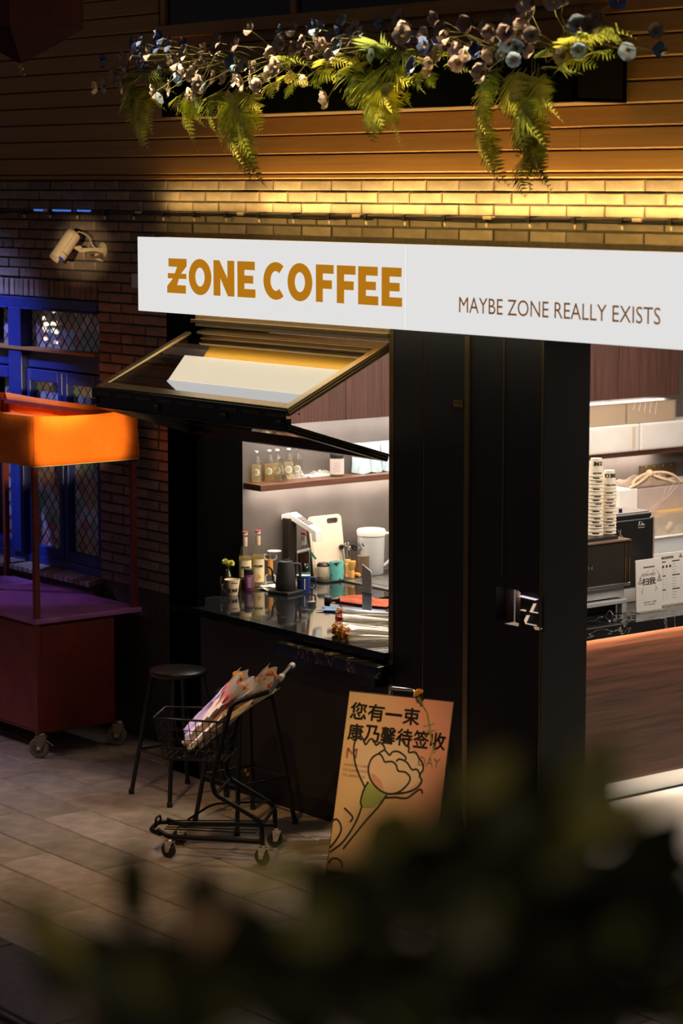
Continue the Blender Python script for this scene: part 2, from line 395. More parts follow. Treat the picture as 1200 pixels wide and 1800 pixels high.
def clip(poly, x0, x1, z0, z1):
    for ax, lim, sg in ((0, x0, 1), (0, x1, -1), (1, z0, 1), (1, z1, -1)):
        out = []
        for i in range(len(poly)):
            a, b = poly[i - 1], poly[i]; da, db = (a[ax] - lim) * sg, (b[ax] - lim) * sg
            if (da >= 0) != (db >= 0):
                t = da / (da - db); out.append((a[0] + (b[0] - a[0]) * t, a[1] + (b[1] - a[1]) * t))
            if db >= 0: out.append(b)
        poly = out
        if not poly: return []
    return poly
npane = 0
def leaded(x0, x1, z0, z1, xs=None):
    """diamond quarries, each a pane of its own, between came bars"""
    global npane
    px, pz, g = .0885, .0915, .0022
    came = MB(); small = MB(); yg = YW + .062
    for j in range(-1, int((z1 - z0) / pz * 2) + 3):
        for i in range(-1, int((x1 - x0) / px) + 3):
            cx = x0 + (i + (.5 if j % 2 else 0)) * px - .01; cz = z1 - j * pz / 2
            p = clip([(cx - px / 2 + g, cz), (cx, cz - pz / 2 + g), (cx + px / 2 - g, cz), (cx, cz + pz / 2 - g)], x0, x1, z0, z1)
            if len(p) < 3 or (xs and cx < xs): continue
            a = abs(sum(p[k][0] * p[k - 1][1] - p[k - 1][0] * p[k][1] for k in range(len(p)))) / 2
            if a < 2e-4: continue
            if a < 1.7e-3: small.prism(p, (0, yg, 0), X3, Z3, (0, .004, 0)); continue
            npane += 1
            tl = rnd.uniform(-.001, .001)
            MB().prism(p, (0, yg + tl, 0), X3, Z3, (0, .004, 0)).build('pane', PANE[(j * 3 + (i % 2) * 2 + rnd.randrange(2) * (i % 3)) % 8], win)
    n = int((x1 - x0) / px + (z1 - z0) / pz) + 3
    for k in range(-n, n + 1):
        for sg in (1, -1):
            c = x0 - .01 + (k + .5) * px; hh = z1 - z0; dx = hh * px / pz
            a, b = (c, z1), (c + sg * dx, z0)
            # clip to the frame
            pts = []
            t0, t1 = 0., 1.; dxx = b[0] - a[0]
            ta, tb = (x0 - a[0]) / dxx, (x1 - a[0]) / dxx
            t0 = max(t0, min(ta, tb)); t1 = min(t1, max(ta, tb))
            if t1 - t0 < .02: continue
            p0 = (a[0] + dxx * t0, yg, a[1] - hh * t0); p1 = (a[0] + dxx * t1, yg, a[1] - hh * t1)
            came.tube([p0, p1], .0035, 4)
    came.build('lead_came', LEAD, win); tag(small.build('pane', PANE[6], win), kind='stuff')
leaded(-13.37, -12.50, 2.288, 2.525)
leaded(-13.72, -13.54, 2.288, 2.525)
leaded(-13.325, -12.995, 1.03, 2.075)
leaded(-12.885, -12.55, 1.03, 2.075)
leaded(-13.72, -13.59, 1.03, 2.075)
print('panes', npane)
sl = st(MB().box(-14.5, -12.50, YW - .05, YW + .12, .80, .87).build('trim_2', MORT))
x = -14.47
while x < -12.53:
    MB().obox((x, YW - .10, .868), (CR - .008, 0, 0), (0, .2, .035), (0, -.004, .03)).build('brick', BRK, sl, bevel=.003); x += CR

# ------------------------------------------------------------------ kiosk shell
XL, XR = oY(345, 800, YK)[0], oY(685, 800, YK)[0]          # opening, outer face
XA, XC = oY(295, 800, YK)[0], oY(955, 800, YK)[0]          # shell's left end, corner by the doorway
wk = st(MB().box(XA, XL, YK, YK + .05, 0, 2.60).box(XA, XA + .03, YK + .05, YW, 0, 2.60).box(-11.62, -11.42, YW, 8.24, 0, 2.6).build('wall_left', mat('dark_lining', (.002, .002, .002), .95, spec=0.)))
GREY = mat('grey_plaster', (.112, .093, .082), .58, var=.16, scale=5, bump=.12)
st(MB().box(-11.62, -11.42, 8.24, 12.7, 0, 2.72).build('wall_grey', GREY))
st(MB().box(-11.6, -6, 12.7, 12.9, 0, 2.72).build('wall_back', GREY))
st(MB().box(-11.7, -6, YK + .05, 12.9, 2.72, 2.8).build('ceiling', mat('ceiling_paint', (.5, .48, .45), .8, var=.03)))
st(MB().box(XA, -6, YK, YW, 2.80, 2.95).build('roof', BLKP))
st(MB().box(-9.2, -5.5, YB, 12.7, -.012, .0).build('floor_shop', mat('shop_floor_tile', (.62, .60, .57), .35, var=.06, scale=4)))
# front panels between the window and the doorway, with bronze edge strips and a lit corner niche
NX0 = oY(872, 1050, YK)[0]; NZ0, NZ1 = oY(905, 1096, YK)[2], oY(905, 1037, YK)[2]
col = st(MB().box(XR, NX0, YK, YB, 0, 2.60).box(NX0, XC, YK, YB, 0, NZ0).box(NX0, XC, YK, YB, NZ1, 2.60).box(NX0, XC - .0, YB - .03, YB, NZ0, NZ1).box(XC - .02, XC, YK + .0, YB - .03, NZ0, NZ1).build('wall_column', BLKP))
x818, x745, x885 = oY(818, 700, YK)[0], oY(745, 700, YK)[0], oY(885, 700, YK)[0]
for a, b2, d in ((XR, XR + .035, .006), (x818, x818 + .034, .008), (x885, x885 + .007, .004), (x745, x745 + .006, .004), (XC - .012, XC - .003, .004)):
    z0 = .05 if a != x885 else NZ1 + .05
    MB().box(a, b2, YK - d, YK + .01, z0, 2.59).build('edge_strip', BRONZE, col)
for a, b2 in ((XR + .04, x745 - .004), (x745 + .01, x818 - .004), (x818 + .04, x885 - .006)):
    if b2 < NX0: MB().box(a, b2, YK - .005, YK + .01, .05, 2.59).build('panel', BLKP, col, bevel=.002)
for k in (0, 1): MB().box(x818 - .075, x818 - .008, YK - .012, YK, 2.248 + k * .022, 2.266 + k * .022 + (-.008 if k else 0)).build('glint_bar', BRASS, col)  # brass bars stand in for a gold reflection on the black front
# doorway header and interior wood cabinets
WOODV = wood('walnut_panel', (.045, .019, .015), (.095, .043, .034), (14, 14, .6), .42)
WOODH = wood('walnut_front', (.030, .012, .008), (.105, .045, .028), (9, .35, 11), .42)
WOODS = wood('walnut_shelf', (.085, .034, .021), (.19, .083, .052), (14, .7, 16), .42)
cab = thing('wall_cabinet', 'walnut wall cabinet of vertical grain over the bottle shelf', 'cabinet', (-11.3, 10, 1.93))
MB().box(-11.42, -11.21, 8.26, 11.62, 1.936, 2.70).build('cabinet_body', WOODV, cab)
for i in range(6):
    a = 8.27 + i * .558; MB().box(-11.212, -11.196, a, a + .553, 1.934, 2.69).build('door', WOODV, cab)
st(MB().box(-11.42, -11.15, 12.08, 12.7, 0, 2.70).build('wall_panel', mat('dark_return', (.03, .028, .028), .5)))
shelf = thing('wall_shelf', 'long walnut wall shelf carrying bottles, bags and parcels', 'shelf', (-11.3, 10, 1.56))
MB().prism([(-11.42, 8.245), (-11.25, 8.245), (-11.25, 12.05), (-11.42, 12.05)], (0, 0, 1.548), X3, Y3, (0, 0, .036)).build('board', WOODS, shelf, bevel=.002)
MB().box(-11.40, -11.385, 8.4, 11.6, 1.541, 1.548).build('led_strip', emission('led_white', (1, .92, .84), 2.), shelf)
# counter, bar
CT = .975
BGLOSS = marble('black_marble', (.010, .010, .011), (.05, .046, .042), .05, 2.2, .012)
ct = thing('worktop', 'glossy black stone counter top running along window and bar', 'counter', (-10.4, 7.9, CT - .04))
MB().box(XA + .06, XL + .002, YK - .03, YK - .001, CT - .04, CT).box(XL + .002, XR - .002, YK - .03, YK + .05, CT - .04, CT).box(XA + .034, XR - .002, YK + .05, YW, CT - .04, CT).box(-11.415, XR, YW, 8.60, CT - .04, CT).build('window_slab', BGLOSS, ct)
MB().box(-11.415, -10.62, 8.60, 11.6, CT - .04, CT).build('wall_slab', BGLOSS, ct)
MB().box(-9.86, -9.155, YB + .02, 12.6, CT - .06, CT).build('bar_slab', marble('bar_marble', (.010, .010, .011), (.30, .28, .26), .08, 3.5, .008), ct)
APR = mat('brown_apron', (.030, .022, .017), .6, var=.15, scale=4)
ap = thing('service_counter', 'dark brown apron of the service counter below the window', 'counter', (-10.2, YK, 0))
MB().box(XL + .02, XR, YK + .005, YK + .03, .10, CT - .045).build('apron', APR, ap)
MB().box(XL, XR, YK, YK + .05, 0, .10).build('plinth', BLKP, ap)
br = thing('service_bar', 'walnut bar front with glowing underside by the doorway', 'bar', (-9.5, 10, 0))
MB().box(-9.80, -9.205, YB + .03, 12.6, .10, CT - .062).build('front_panel', WOODH, br)
MB().box(-9.75, -9.24, YB + .03, 12.6, 0, .10).build('toe_kick', mat('toe_white', (.7, .66, .6), .5), br)
bc = thing('back_counter', 'black base cabinet under the grey wall', 'cabinet', (-11.1, 10, 0))
MB().box(-11.41, -10.68, 8.3, 11.6, 0, CT - .045).build('cabinet_body', BLKG, bc)
# veined marble ledge hung on the kiosk front below the counter
GV = marble('gold_vein_marble', (.008, .008, .008), (.55, .38, .14), .12, 4.5, .006)
ml = thing('marble_ledge', 'low black marble ledge with gold veins under the counter edge', 'ledge', (-9.7, 7.56, .86))
MB().box(-10.12, -9.26, 7.50, YK, .862, .922).build('slab', GV, ml, bevel=.004)
MB().box(-10.05, -9.33, 7.54, YK + .01, .80, .862).build('bracket', BLACK, ml)

# ------------------------------------------------------------------ fascia sign
YS = 7.37
SX0, SX1, SZ0, SZ1 = -11.178, -5.2, 2.620, 3.021
SEAM = oY(712, 480, YS)[0]
sg = thing('fascia_sign', 'long white glowing lightbox sign with gold ZONE COFFEE lettering', 'sign', (-9.1, YS, SZ0))
MB().box(SX0 + .004, SX1, YS + .012, YS + .185, SZ0 + .004, SZ1 - .004).build('box_body', mat('sign_return', (.5, .48, .45), .5, emit=(1., .80, .56), es=.72), sg)
FACEM = mat('lit_acrylic', (.35, .35, .35), .45, emit=(1, .995, .985), es=.745)
MB().box(SX0, SEAM - .0012, YS, YS + .012, SZ0, SZ1).build('face_panel', FACEM, sg, bevel=.0015)
MB().box(SEAM + .0012, SX1, YS, YS + .012, SZ0, SZ1).build('face_panel', FACEM, sg, bevel=.0015)
GOLD = mat('gold_vinyl', (.42, .19, .012), .5, emit=(.50, .195, .006), es=.86)
BRNV = mat('brown_vinyl', (.17, .07, .015), .5, emit=(.20, .075, .008), es=.8)
def ring(n, a0, a1, ro, ri):
    out = [(.5 + ro[0] * math.cos(a0 + (a1 - a0) * k / n), .5 + ro[1] * math.sin(a0 + (a1 - a0) * k / n)) for k in range(n + 1)]
    inn = [(.5 + ri[0] * math.cos(a0 + (a1 - a0) * k / n), .5 + ri[1] * math.sin(a0 + (a1 - a0) * k / n)) for k in range(n + 1)]
    return out, inn
def quads(a, b): return a, b
def letter(ch, x0, x1, z0, z1):
    o, u, v, d = (x0, YS - .003, z0), Vector((x1 - x0, 0, 0)), Vector((0, 0, z1 - z0)), (0, .003, 0)
    mb = MB(); P = lambda poly: mb.prism(poly, o, u, v, d)
    t = .235
    if ch == 'E':
        P([(0, 0), (1, 0), (1, t), (.38, t), (.38, .39), (.88, .39), (.88, .61), (.38, .61), (.38, 1 - t), (.97, 1 - t), (.97, 1), (0, 1)])
    if ch == 'F':
        P([(0, 0), (.38, 0), (.38, .36), (.9, .36), (.9, .59), (.38, .59), (.38, 1 - t), (1, 1 - t), (1, 1), (0, 1)])
    if ch == 'N':
        P([(0, 0), (.32, 0), (.32, .52), (.70, 0), (1, 0), (1, 1), (.68, 1), (.68, .48), (.28, 1), (0, 1)])
    if ch == 'Z':
        P([(0, 0), (.95, 0), (.95, t), (.50, t), (.60, .42), (.98, .42), (.98, .57), (.71, .57), (1.0, .79), (1, 1), (.08, 1), (.08, .76), (.52, .76), (.40, .57), (.04, .57), (.04, .42), (.30, .42), (0, .19)])
    if ch in 'OC':
        a0, a1 = (0, 2 * math.pi) if ch == 'O' else (R(52), R(308)); n = 36
        out, inn = ring(n, a0, a1, (.5, .515) if ch == 'O' else (.56, .515), (.215, .27) if ch == 'O' else (.25, .27))
        for k in range(n): P([out[k], out[k + 1], inn[k + 1], inn[k]])
    mb.build('letter', GOLD, sg)
LZ0, LZ1 = 2.7276, 2.9118
for ch, a, b2 in (('Z', 294.5, 328.5), ('O', 332.5, 371.7), ('N', 376, 412), ('E', 418, 449), ('C', 466, 504.5), ('O', 506, 549), ('F', 555.8, 586.5), ('F', 592.6, 625), ('E', 630, 665), ('E', 671.3, 706.8)):
    letter(ch, oY(a, 500, YS)[0], oY(b2, 500, YS)[0], LZ0, LZ1)
TX0, TX1 = oY(807, 540, YS)[0], oY(1161, 555, YS)[0]
lettering('MAYBE ZONE REALLY EXISTS', (TX0, YS - .0015, 2.7187), (TX1 - TX0, 0, 0), (0, 0, .0722)).islands('letter', BRNV, sg)
MB().box(SX0 + .006, SX1, YS + .013, YS + .184, SZ0, SZ0 + .004).build('bottom_panel', mat('lit_acrylic_bottom', (.4, .38, .35), .5, emit=(1., .86, .62), es=1.15), sg)

# ------------------------------------------------------------------ folding awning window
AX0, AX1 = -11.085, -9.376
HY, HZ, FYc, FZ = 7.67, 2.525, 7.03, 2.232
AWG = glass('mirror_glass', (.80, .78, .72), .20, 1., .8)
aw = thing('awning_window', 'black framed fold-up glass window propped open under the sign', 'window', (-10.2, HY, HZ))
def sash(y0, z0, y1, z1, parent, fr, t=.045, wd=.05):
    """one framed pane between the edge lines (y0, z0) and (y1, z1)"""
    d = Vector((0, y1 - y0, z1 - z0)); L = d.length; d.normalize(); n = Vector((0, -d.z, d.y)); n = n if n.z > 0 else -n
    o = Vector((0, y0, z0)) - n * t
    MB().obox(o + X3 * AX0, d * L, X3 * wd, n * t).build('side_rail', fr, parent, bevel=.003)
    MB().obox(o + X3 * (AX1 - wd), d * L, X3 * wd, n * t).build('side_rail', fr, parent, bevel=.003)
    MB().obox(o + X3 * (AX0 + wd), d * wd, X3 * (AX1 - AX0 - 2 * wd), n * t).build('rail', fr, parent, bevel=.003)
    MB().obox(o + X3 * (AX0 + wd) + d * (L - wd), d * wd, X3 * (AX1 - AX0 - 2 * wd), n * t).build('rail', fr, parent, bevel=.003)
    MB().obox(o + X3 * (AX0 + wd) + d * wd + n * (t - .012), d * (L - 2 * wd), X3 * (AX1 - AX0 - 2 * wd), n * .006).build('pane', AWG, parent)
    MB().obox(o + X3 * AX1 + n * .012, d * L, X3 * .004, n * .005).obox(o + X3 * AX1 + n * .026, d * L, X3 * .004, n * .005).build('edge_bead', BRONZE, parent)
AWF = mat('anodised_frame', (.85, .66, .36), .30, .9, var=.06, scale=30)
AWB = mat('black_frame', (.016, .015, .014), .35, .3, var=.1)
sash(HY, HZ, FYc, FZ, aw, AWF)
sash(FYc + .01, FZ - .075, HY, 1.968, aw, AWB, .04, .055)
MB().box(AX0 - .005, AX1 + .002, FYc - .022, FYc - .004, FZ - .10, FZ - .008).build('fold_edge', AWB, aw, bevel=.002)
mb = MB()
for i in range(9): mb.box(AX0 + .05 + i * .19, AX0 + .19 + i * .19, FYc - .026, FYc - .020, FZ - .042, FZ - .026)
mb.build('edge_slot', mat('slot_grey', (.10, .08, .07), .5, .4), aw)
for x in (AX0 + .01, AX0 + .60, AX0 + 1.2, AX1 - .05):
    h = MB().box(x, x + .045, FYc - .03, FYc + .03, FZ - .088, FZ - .052).tube([(x - .006, FYc - .018, FZ - .07), (x + .052, FYc - .018, FZ - .07)], .012, 10).build('hinge', BLACK, aw)
    for k in (0, 1): MB().lathe([(.005, 0), (.004, .003)], (x + .012 + .02 * k, FYc - .03, FZ - .062), 8, (0, -1, 0)).build('screw', BRASS, h)
for z in (2.21, 2.14): MB().lathe([(.006, 0), (.005, .004)], (AX1, FYc + .07, z - .01), 8, (1, 0, 0)).build('screw', BRASS, aw)
hd = thing('window_header', 'bronze header rail the folding window hangs from', 'rail', (-10.2, YK, 2.53))
MB().box(XL - .02, XR, YK - .0, YB - .05, 2.535, 2.60).build('header', AWF, hd, bevel=.004)
MB().box(XL - .02, XR, YK - .02, YK + .06, 2.555, 2.575).build('rail', BRONZE, hd, bevel=.003)
MB().box(XL, XR, YK + .06, YK + .075, 2.528, 2.536).build('seal_strip', WHITE, hd)

MB().box(XL - .02, XR, YS + .186, YK + .03, 2.632, 2.642).build('soffit', mat('bronze_soffit', (.55, .36, .10), .5, .3), hd)
area('soffit_fill', (-10.2, 7.585, 2.596), (0, .05, 1), 1.7, .02, .9, (1., .70, .22))  # unseen strip added so the awning glass mirrors a gold soffit

# ------------------------------------------------------------------ cable conduit with clips
cz = [(-14.3 + i * .45, YW - .035, 3.142 - .004 * math.sin(i * 1.7) - (.003 if i > 8 else 0)) for i in range(17)]
cn = thing('cable_conduit', 'thin dark cable run clipped across the brick wall', 'cable', (-10.8, YW - .03, 3.14))
MB().tube(cz, .008, 8).build('cable', BLACK, cn, smooth=60)
MB().tube([(p[0], p[1] - .004, p[2] - .014 - .003 * math.sin(i * 2.3)) for i, p in enumerate(cz)], .005, 6).build('cable', BLACK, cn, smooth=60)
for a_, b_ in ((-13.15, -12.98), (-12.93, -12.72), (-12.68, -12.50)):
    MB().tube([(a_, YW - .041, 3.146), (b_, YW - .041, 3.145)], .006, 8).build('cable_glint', emission('blue_glint', (.10, .28, 1.), .55), cn)  # glow stands in for blue light reflected on the dark cable
for i in range(22):
    x = -13.9 + i * .31
    c = MB().box(x - .012, x + .012, YW - .05, YW, 3.120, 3.154).build('clip', BLACK, cn, bevel=.003)
    MB().lathe([(.002, 0), (.008, .004), (.009, .014), (.004, .022)], (x + .02, YW - .048, 3.118), 8, (0, 0, -1)).build('bulb', mat('clear_plastic_bulb', (.7, .62, .5), .2), c)
for i in range(6):
    x = -13.0 + i * 1.02; MB().box(x - .03, x + .03, YW - .052, YW - .02, 3.134, 3.150).build('sleeve', mat('cream_sleeve', (.55, .42, .28), .5), cn, bevel=.003)

# ------------------------------------------------------------------ wall camera
CCTVM = mat('cream_metal', (.66, .55, .40), .42, var=.04)
cc = thing('security_camera', 'cream bullet security camera on a wall bracket beside the sign', 'camera', (-12.42, YW, 2.91))
b0 = Vector((-12.42, YW - .005, 2.915))
MB().lathe([(.045, 0), (.045, .008), (.03, .014)], b0, 20, (0, -1, 0)).build('wall_plate', CCTVM, cc, smooth=40)
MB().obox(b0 + Vector((-.014, -.17, -.012)), (.028, 0, 0), (0, .17, 0), (0, 0, .026)).obox(b0 + Vector((-.008, -.06, -.04)), (.016, 0, 0), (0, .055, 0), (0, 0, .03)).build('bracket_arm', CCTVM, cc, bevel=.004)
jt = b0 + Vector((0, -.175, .012))
ax = (VR * -.50 - Z3 * .80 - VF * .33).normalized()
bc0 = jt + VR * -.072 + Z3 * .002 + VF * -.05 - ax * .012
MB().lathe([(.016, -.014), (.018, 0), (.016, .014)], jt, 12, (1, 0, 0)).tube([jt, jt + (bc0 - jt) * .62], .009, 8).build('ball_joint', CCTVM, cc, smooth=50)
MB().lathe([(.030, -.092), (.041, -.086), (.044, -.07), (.044, .078), (.040, .086)], bc0, 24, ax).build('camera_body', CCTVM, cc, smooth=40)
sd = ax.cross(VF).normalized(); up = sd.cross(ax).normalized(); up = up if up.dot(VF) < 0 else -up
hood = MB()
def hood_fn(s, t):
    a = R(-100) + R(200) * s; q = bc0 + ax * (-.088 + .198 * t)
    topd = (-VR * .8 + Z3 * .45); topd = (topd - ax * topd.dot(ax)).normalized(); sdd = ax.cross(topd)
    return q + (topd * math.cos(a) + sdd * math.sin(a)) * .0485
hood.grid(hood_fn, 18, 6); hood.build('sun_hood', CCTVM, cc, smooth=40, solid=.003)
MB().lathe([(.036, .0), (.036, .004), (.02, .006)], bc0 + ax * .084, 20, ax).build('lens', mat('lens_glass', (.02, .03, .12), .05, emit=(.05, .1, .6), es=.25), cc, smooth=40)
MB().lathe([(.0455, 0), (.0455, .004)], bc0 + ax * .055, 24, ax).build('seam_ring', mat('seam_dark', (.12, .09, .06), .5), cc)
top = bc0 - ax * .09
MB().tube([top, top - ax * .012 + VR * .02, top - ax * .012 + VR * .045 - Z3 * .01, b0 + Vector((0, -.10, .075)), b0 + Vector((0, -.08, .03)), b0 + Vector((0, -.06, .014))], .0038, 8).build('cable', CCTVM, cc, smooth=60)
lp = [b0 + Vector((.0, -.09 + .05 * math.cos(a) + .012 * k, -.024 + .016 * math.sin(a) - .004 * k)) + X3 * (.018 + .003 * k) for k in range(3) for a in [i * .6 for i in range(11)]]
MB().tube(lp, .0035, 6).build('cable_coil', mat('grey_brown_cable', (.22, .17, .11), .5), cc, smooth=60)
MB().lathe([(.008, 0), (.010, .02), (.006, .05)], b0 + Vector((.01, -.06, -.05)), 10, (0, .9, -.3)).build('connector', CCTVM, cc, smooth=40)

# ------------------------------------------------------------------ hanging lantern, only its tip in view
lc = oY(37, 124, 5.854); lax = lc.x; lay_ = lc.y
LR = mat('dark_red_fabric', (.13, .022, .014), .75, var=.25, scale=6)
hl = thing('hanging_lantern', 'dark red pyramid-bottomed fabric lantern hanging overhead', 'lantern', (lax, lay_, lc.z))
rr = .29; za = lc.z + .03; zb = oY(145, 40, 5.85).z
angs = [FACE + R(88), FACE + R(178), FACE + R(268), FACE + R(358)]
for i in range(4):
    p = [Vector((lax + rr * math.cos(a), lay_ + rr * math.sin(a), 0)) for a in (angs[i], angs[(i + 1) % 4])]
    a, b2 = p[0] + Z3 * zb, p[1] + Z3 * zb; tip = Vector((lax, lay_, za))
    MB().add([a, b2, tip], [(0, 1, 2), (2, 1, 0)]).build('bottom_panel', LR, hl, solid=.003)
    MB().add([a, b2, b2 + Z3 * .6, a + Z3 * .6], [(0, 1, 2, 3)]).build('side_panel', LR, hl, solid=.004)
MB().tube([(lax, lay_, zb + .58), (lax, lay_, zb + 2.2)], .006, 6).build('hanging_cord', BLACK, hl)
MB().add([Vector((lax + rr * math.cos(a), lay_ + rr * math.sin(a), zb + .6)) for a in angs], [(0, 1, 2, 3)]).build('top_panel', LR, hl, solid=.004)
hk = Vector((lax, lay_, lc.z))
MB().tube([hk + VR * (.010 * math.cos(a)) + Z3 * (.012 + .010 * math.sin(a)) for a in [R(20 * k) for k in range(18)]], .003, 6, True).tube([hk + Z3 * .022, (lax, lay_, za + .01)], .003, 6).tube([hk + Vector((0, 0, .002)), hk - Z3 * .012 + VR * .004, hk - Z3 * .02 + VR * .011, hk - Z3 * .015 + VR * .018], .0032, 6).build('hook', BRASS, hl, smooth=50)

# ------------------------------------------------------------------ planter, ferns, poppies
PX0, PX1, PY, PZ0, PZ1 = -11.27, -8.0, 7.6, 3.668, 3.91
PBK = mat('planter_black', (.004, .004, .004), .8, spec=.08)
pl = thing('wall_planter', 'long black planter box fixed high on the wooden siding', 'planter', (-9.6, YW, PZ0))
MB().box(PX0, PX1, PY, PY + .02, PZ0, PZ1).box(PX0, PX1, YW - .05, YW - .025, PZ0, PZ1).box(PX0, PX0 + .02, PY, YW - .03, PZ0, PZ1).box(PX1 - .02, PX1, PY, YW - .03, PZ0, PZ1).build('trough', PBK, pl)
MB().box(PX0, PX1, PY + .002, YW - .026, PZ0 - .004, PZ0 + .016).build('underside', mat('planter_underside', (.30, .20, .11), .6, var=.1), pl)
MB().box(PX0 + .02, PX1 - .02, PY + .02, YW - .05, PZ1 - .05, PZ1 - .03).build('soil', mat('potting_soil', (.03, .022, .015), .95, var=.4, scale=60, bump=.5), pl)
FERN = [mat('fern_green', (.38, .43, .045), .5, var=.25, scale=30), mat('fern_olive', (.56, .53, .07), .5, var=.25, scale=30), mat('fern_dark', (.21, .28, .045), .5, var=.25, scale=30)]
STEM = mat('plant_stem', (.20, .19, .05), .55, var=.2)
def bez(p, t):
    q = [Vector(a) for a in p]
    while len(q) > 1: q = [q[i].lerp(q[i + 1], t) for i in range(len(q) - 1)]
    return q[0]
def frond(pts, wd, roll, m, parent, pairs=22):
    """a pinnate fern frond along a curve: midrib plus notched leaflets"""
    mb = MB(); n = pairs; prev = None; rib = []
    ref = Vector((math.cos(roll), math.sin(roll) * .6, math.sin(roll) * .5 + .1))
    for i in range(n + 1):
        t = i / n; c = bez(pts, t); rib.append(c)
        if i < 2: continue
        tg = (bez(pts, min(1, t + .02)) - bez(pts, max(0, t - .02))).normalized()
        side = (ref - tg * ref.dot(tg)).normalized(); nn = tg.cross(side)
        ww = wd * (math.sin(math.pi * min(1, .12 + .88 * t) ** .75) * .9 + .1) * rnd.uniform(.85, 1.1)
        if t > .97: ww *= .5
        for sgn in (1, -1):
            d = (side * sgn * .88 + tg * .48 + nn * rnd.uniform(-.22, .1)).normalized(); e = tg * (ww * .20)
            k = 4; vs = []; fs = []
            for j in range(k + 1):
                s = j / k; pc = c + d * (ww * s) - nn * (ww * .25 * s * s)
                h = (1 - s) ** .8 * (1.0 if j else .5)
                vs += [pc + e * (h * 1.25) + d * (ww * .09 * (h > 0)), pc - e * h]
                if j: a = 2 * (j - 1); fs.append((a, a + 1, a + 3, a + 2))
            for j in range(1, k):
                s = (j + .45) / k; pc = c + d * (ww * s) - nn * (ww * .25 * s * s)
            mb.add(vs, fs)
    mb.tube(rib, [.0022 * (1 - .7 * i / n) for i in range(n + 1)], 4)
    return mb.build('frond', m, parent)
def P3(x, y, dy): return oY(x, y, dy)
ferns = [
 ('small bushy fern at the planter end nearest the wall camera', (255, 140), [(250, 145, 225, 215, 30), (262, 150, 262, 265, 34), (245, 140, 218, 190, 26), (270, 150, 240, 205, 30), (275, 145, 292, 195, 24), (285, 155, 270, 240, 20), (255, 135, 300, 140, 26), (250, 130, 215, 150, 24), (268, 140, 250, 262, 32), (275, 135, 310, 165, 22)]),
 ('slim trailing fern beside the small bushy fern', (345, 165), [(340, 160, 335, 240, 26), (345, 165, 350, 272, 24), (335, 165, 322, 200, 22), (350, 165, 365, 195, 20), (355, 180, 362, 225, 16), (345, 150, 325, 190, 22)]),
 ('thick trailing fern hanging lowest over the gold lettering', (415, 155), [(395, 155, 380, 235, 34), (405, 150, 405, 250, 38), (420, 150, 425, 265, 40), (430, 155, 440, 290, 36), (440, 160, 455, 300, 32), (450, 160, 465, 240, 30), (445, 165, 468, 332, 26), (425, 200, 432, 300, 30), (415, 175, 390, 262, 26), (455, 160, 462, 200, 28), (440, 240, 446, 322, 24), (450, 260, 470, 330, 22), (400, 160, 368, 200, 30), (430, 160, 410, 240, 34), (410, 170, 445, 260, 32)]),
 ('yellow-green feathery fern spread over the planter front', (510, 135), [(470, 140, 440, 160, 22), (500, 140, 480, 172, 26), (520, 135, 545, 150, 26), (540, 130, 500, 175, 22), (560, 125, 600, 140, 26), (575, 125, 620, 118, 26), (590, 125, 560, 150, 22), (505, 130, 545, 118, 24), (610, 120, 650, 105, 26), (555, 135, 567, 158, 16), (480, 150, 460, 135, 20)]),
 ('large arching fern with broad open fronds', (670, 115), [(640, 115, 620, 165, 40), (655, 115, 640, 190, 46), (680, 110, 655, 205, 50), (700, 115, 670, 225, 50), (705, 120, 655, 255, 44), (690, 110, 720, 150, 40), (665, 105, 700, 90, 36), (640, 110, 600, 135, 36), (710, 115, 728, 150, 28), (700, 95, 745, 112, 34), (650, 120, 618, 190, 34), (655, 105, 620, 125, 32), (670, 100, 640, 85, 30), (690, 125, 690, 200, 40)]),
 ('single slender frond dangling beside the large arching fern', (716, 170), [(716, 165, 708, 262, 18), (716, 160, 725, 190, 14)]),
 ('short leafy tuft between two poppy clusters', (755, 130), [(750, 130, 748, 165, 20), (760, 125, 765, 155, 18), (750, 120, 770, 118, 20), (800, 110, 830, 128, 18), (780, 105, 815, 100, 20), (745, 125, 735, 145, 16)]),
 ('narrow trailing fern ending on the bright bricks', (868, 130), [(880, 120, 855, 190, 30), (872, 130, 855, 240, 24), (865, 150, 862, 290, 24), (862, 190, 870, 310, 22), (866, 220, 898, 332, 24), (870, 240, 880, 325, 22), (885, 118, 850, 160, 24), (862, 170, 852, 205, 22), (868, 150, 878, 270, 18)]),
 ('long thick trailing fern over the bright bricks', (925, 125), [(905, 120, 895, 190, 38), (915, 120, 910, 215, 42), (925, 120, 930, 230, 44), (940, 125, 945, 250, 40), (955, 130, 965, 215, 34), (960, 130, 992, 218, 24), (935, 160, 925, 270, 38), (945, 180, 950, 300, 34), (930, 200, 910, 280, 30), (940, 220, 935, 340, 30), (950, 230, 972, 340, 28), (940, 260, 925, 350, 26), (950, 270, 965, 320, 24), (915, 150, 888, 200, 30), (925, 150, 960, 260, 34), (950, 200, 965, 290, 28)]),
 ('dark fern sprays at the doorway end of the planter', (1020, 95), [(975, 120, 1025, 132, 26), (1000, 110, 1050, 118, 24), (1000, 105, 1060, 70, 26), (1010, 100, 1075, 62, 26), (1030, 90, 1100, 80, 24), (1010, 100, 985, 70, 26), (1040, 85, 1090, 50, 22), (1070, 75, 1125, 72, 20), (985, 115, 1010, 85, 26), (960, 110, 990, 85, 26), (1045, 95, 1085, 100, 22)]),
]
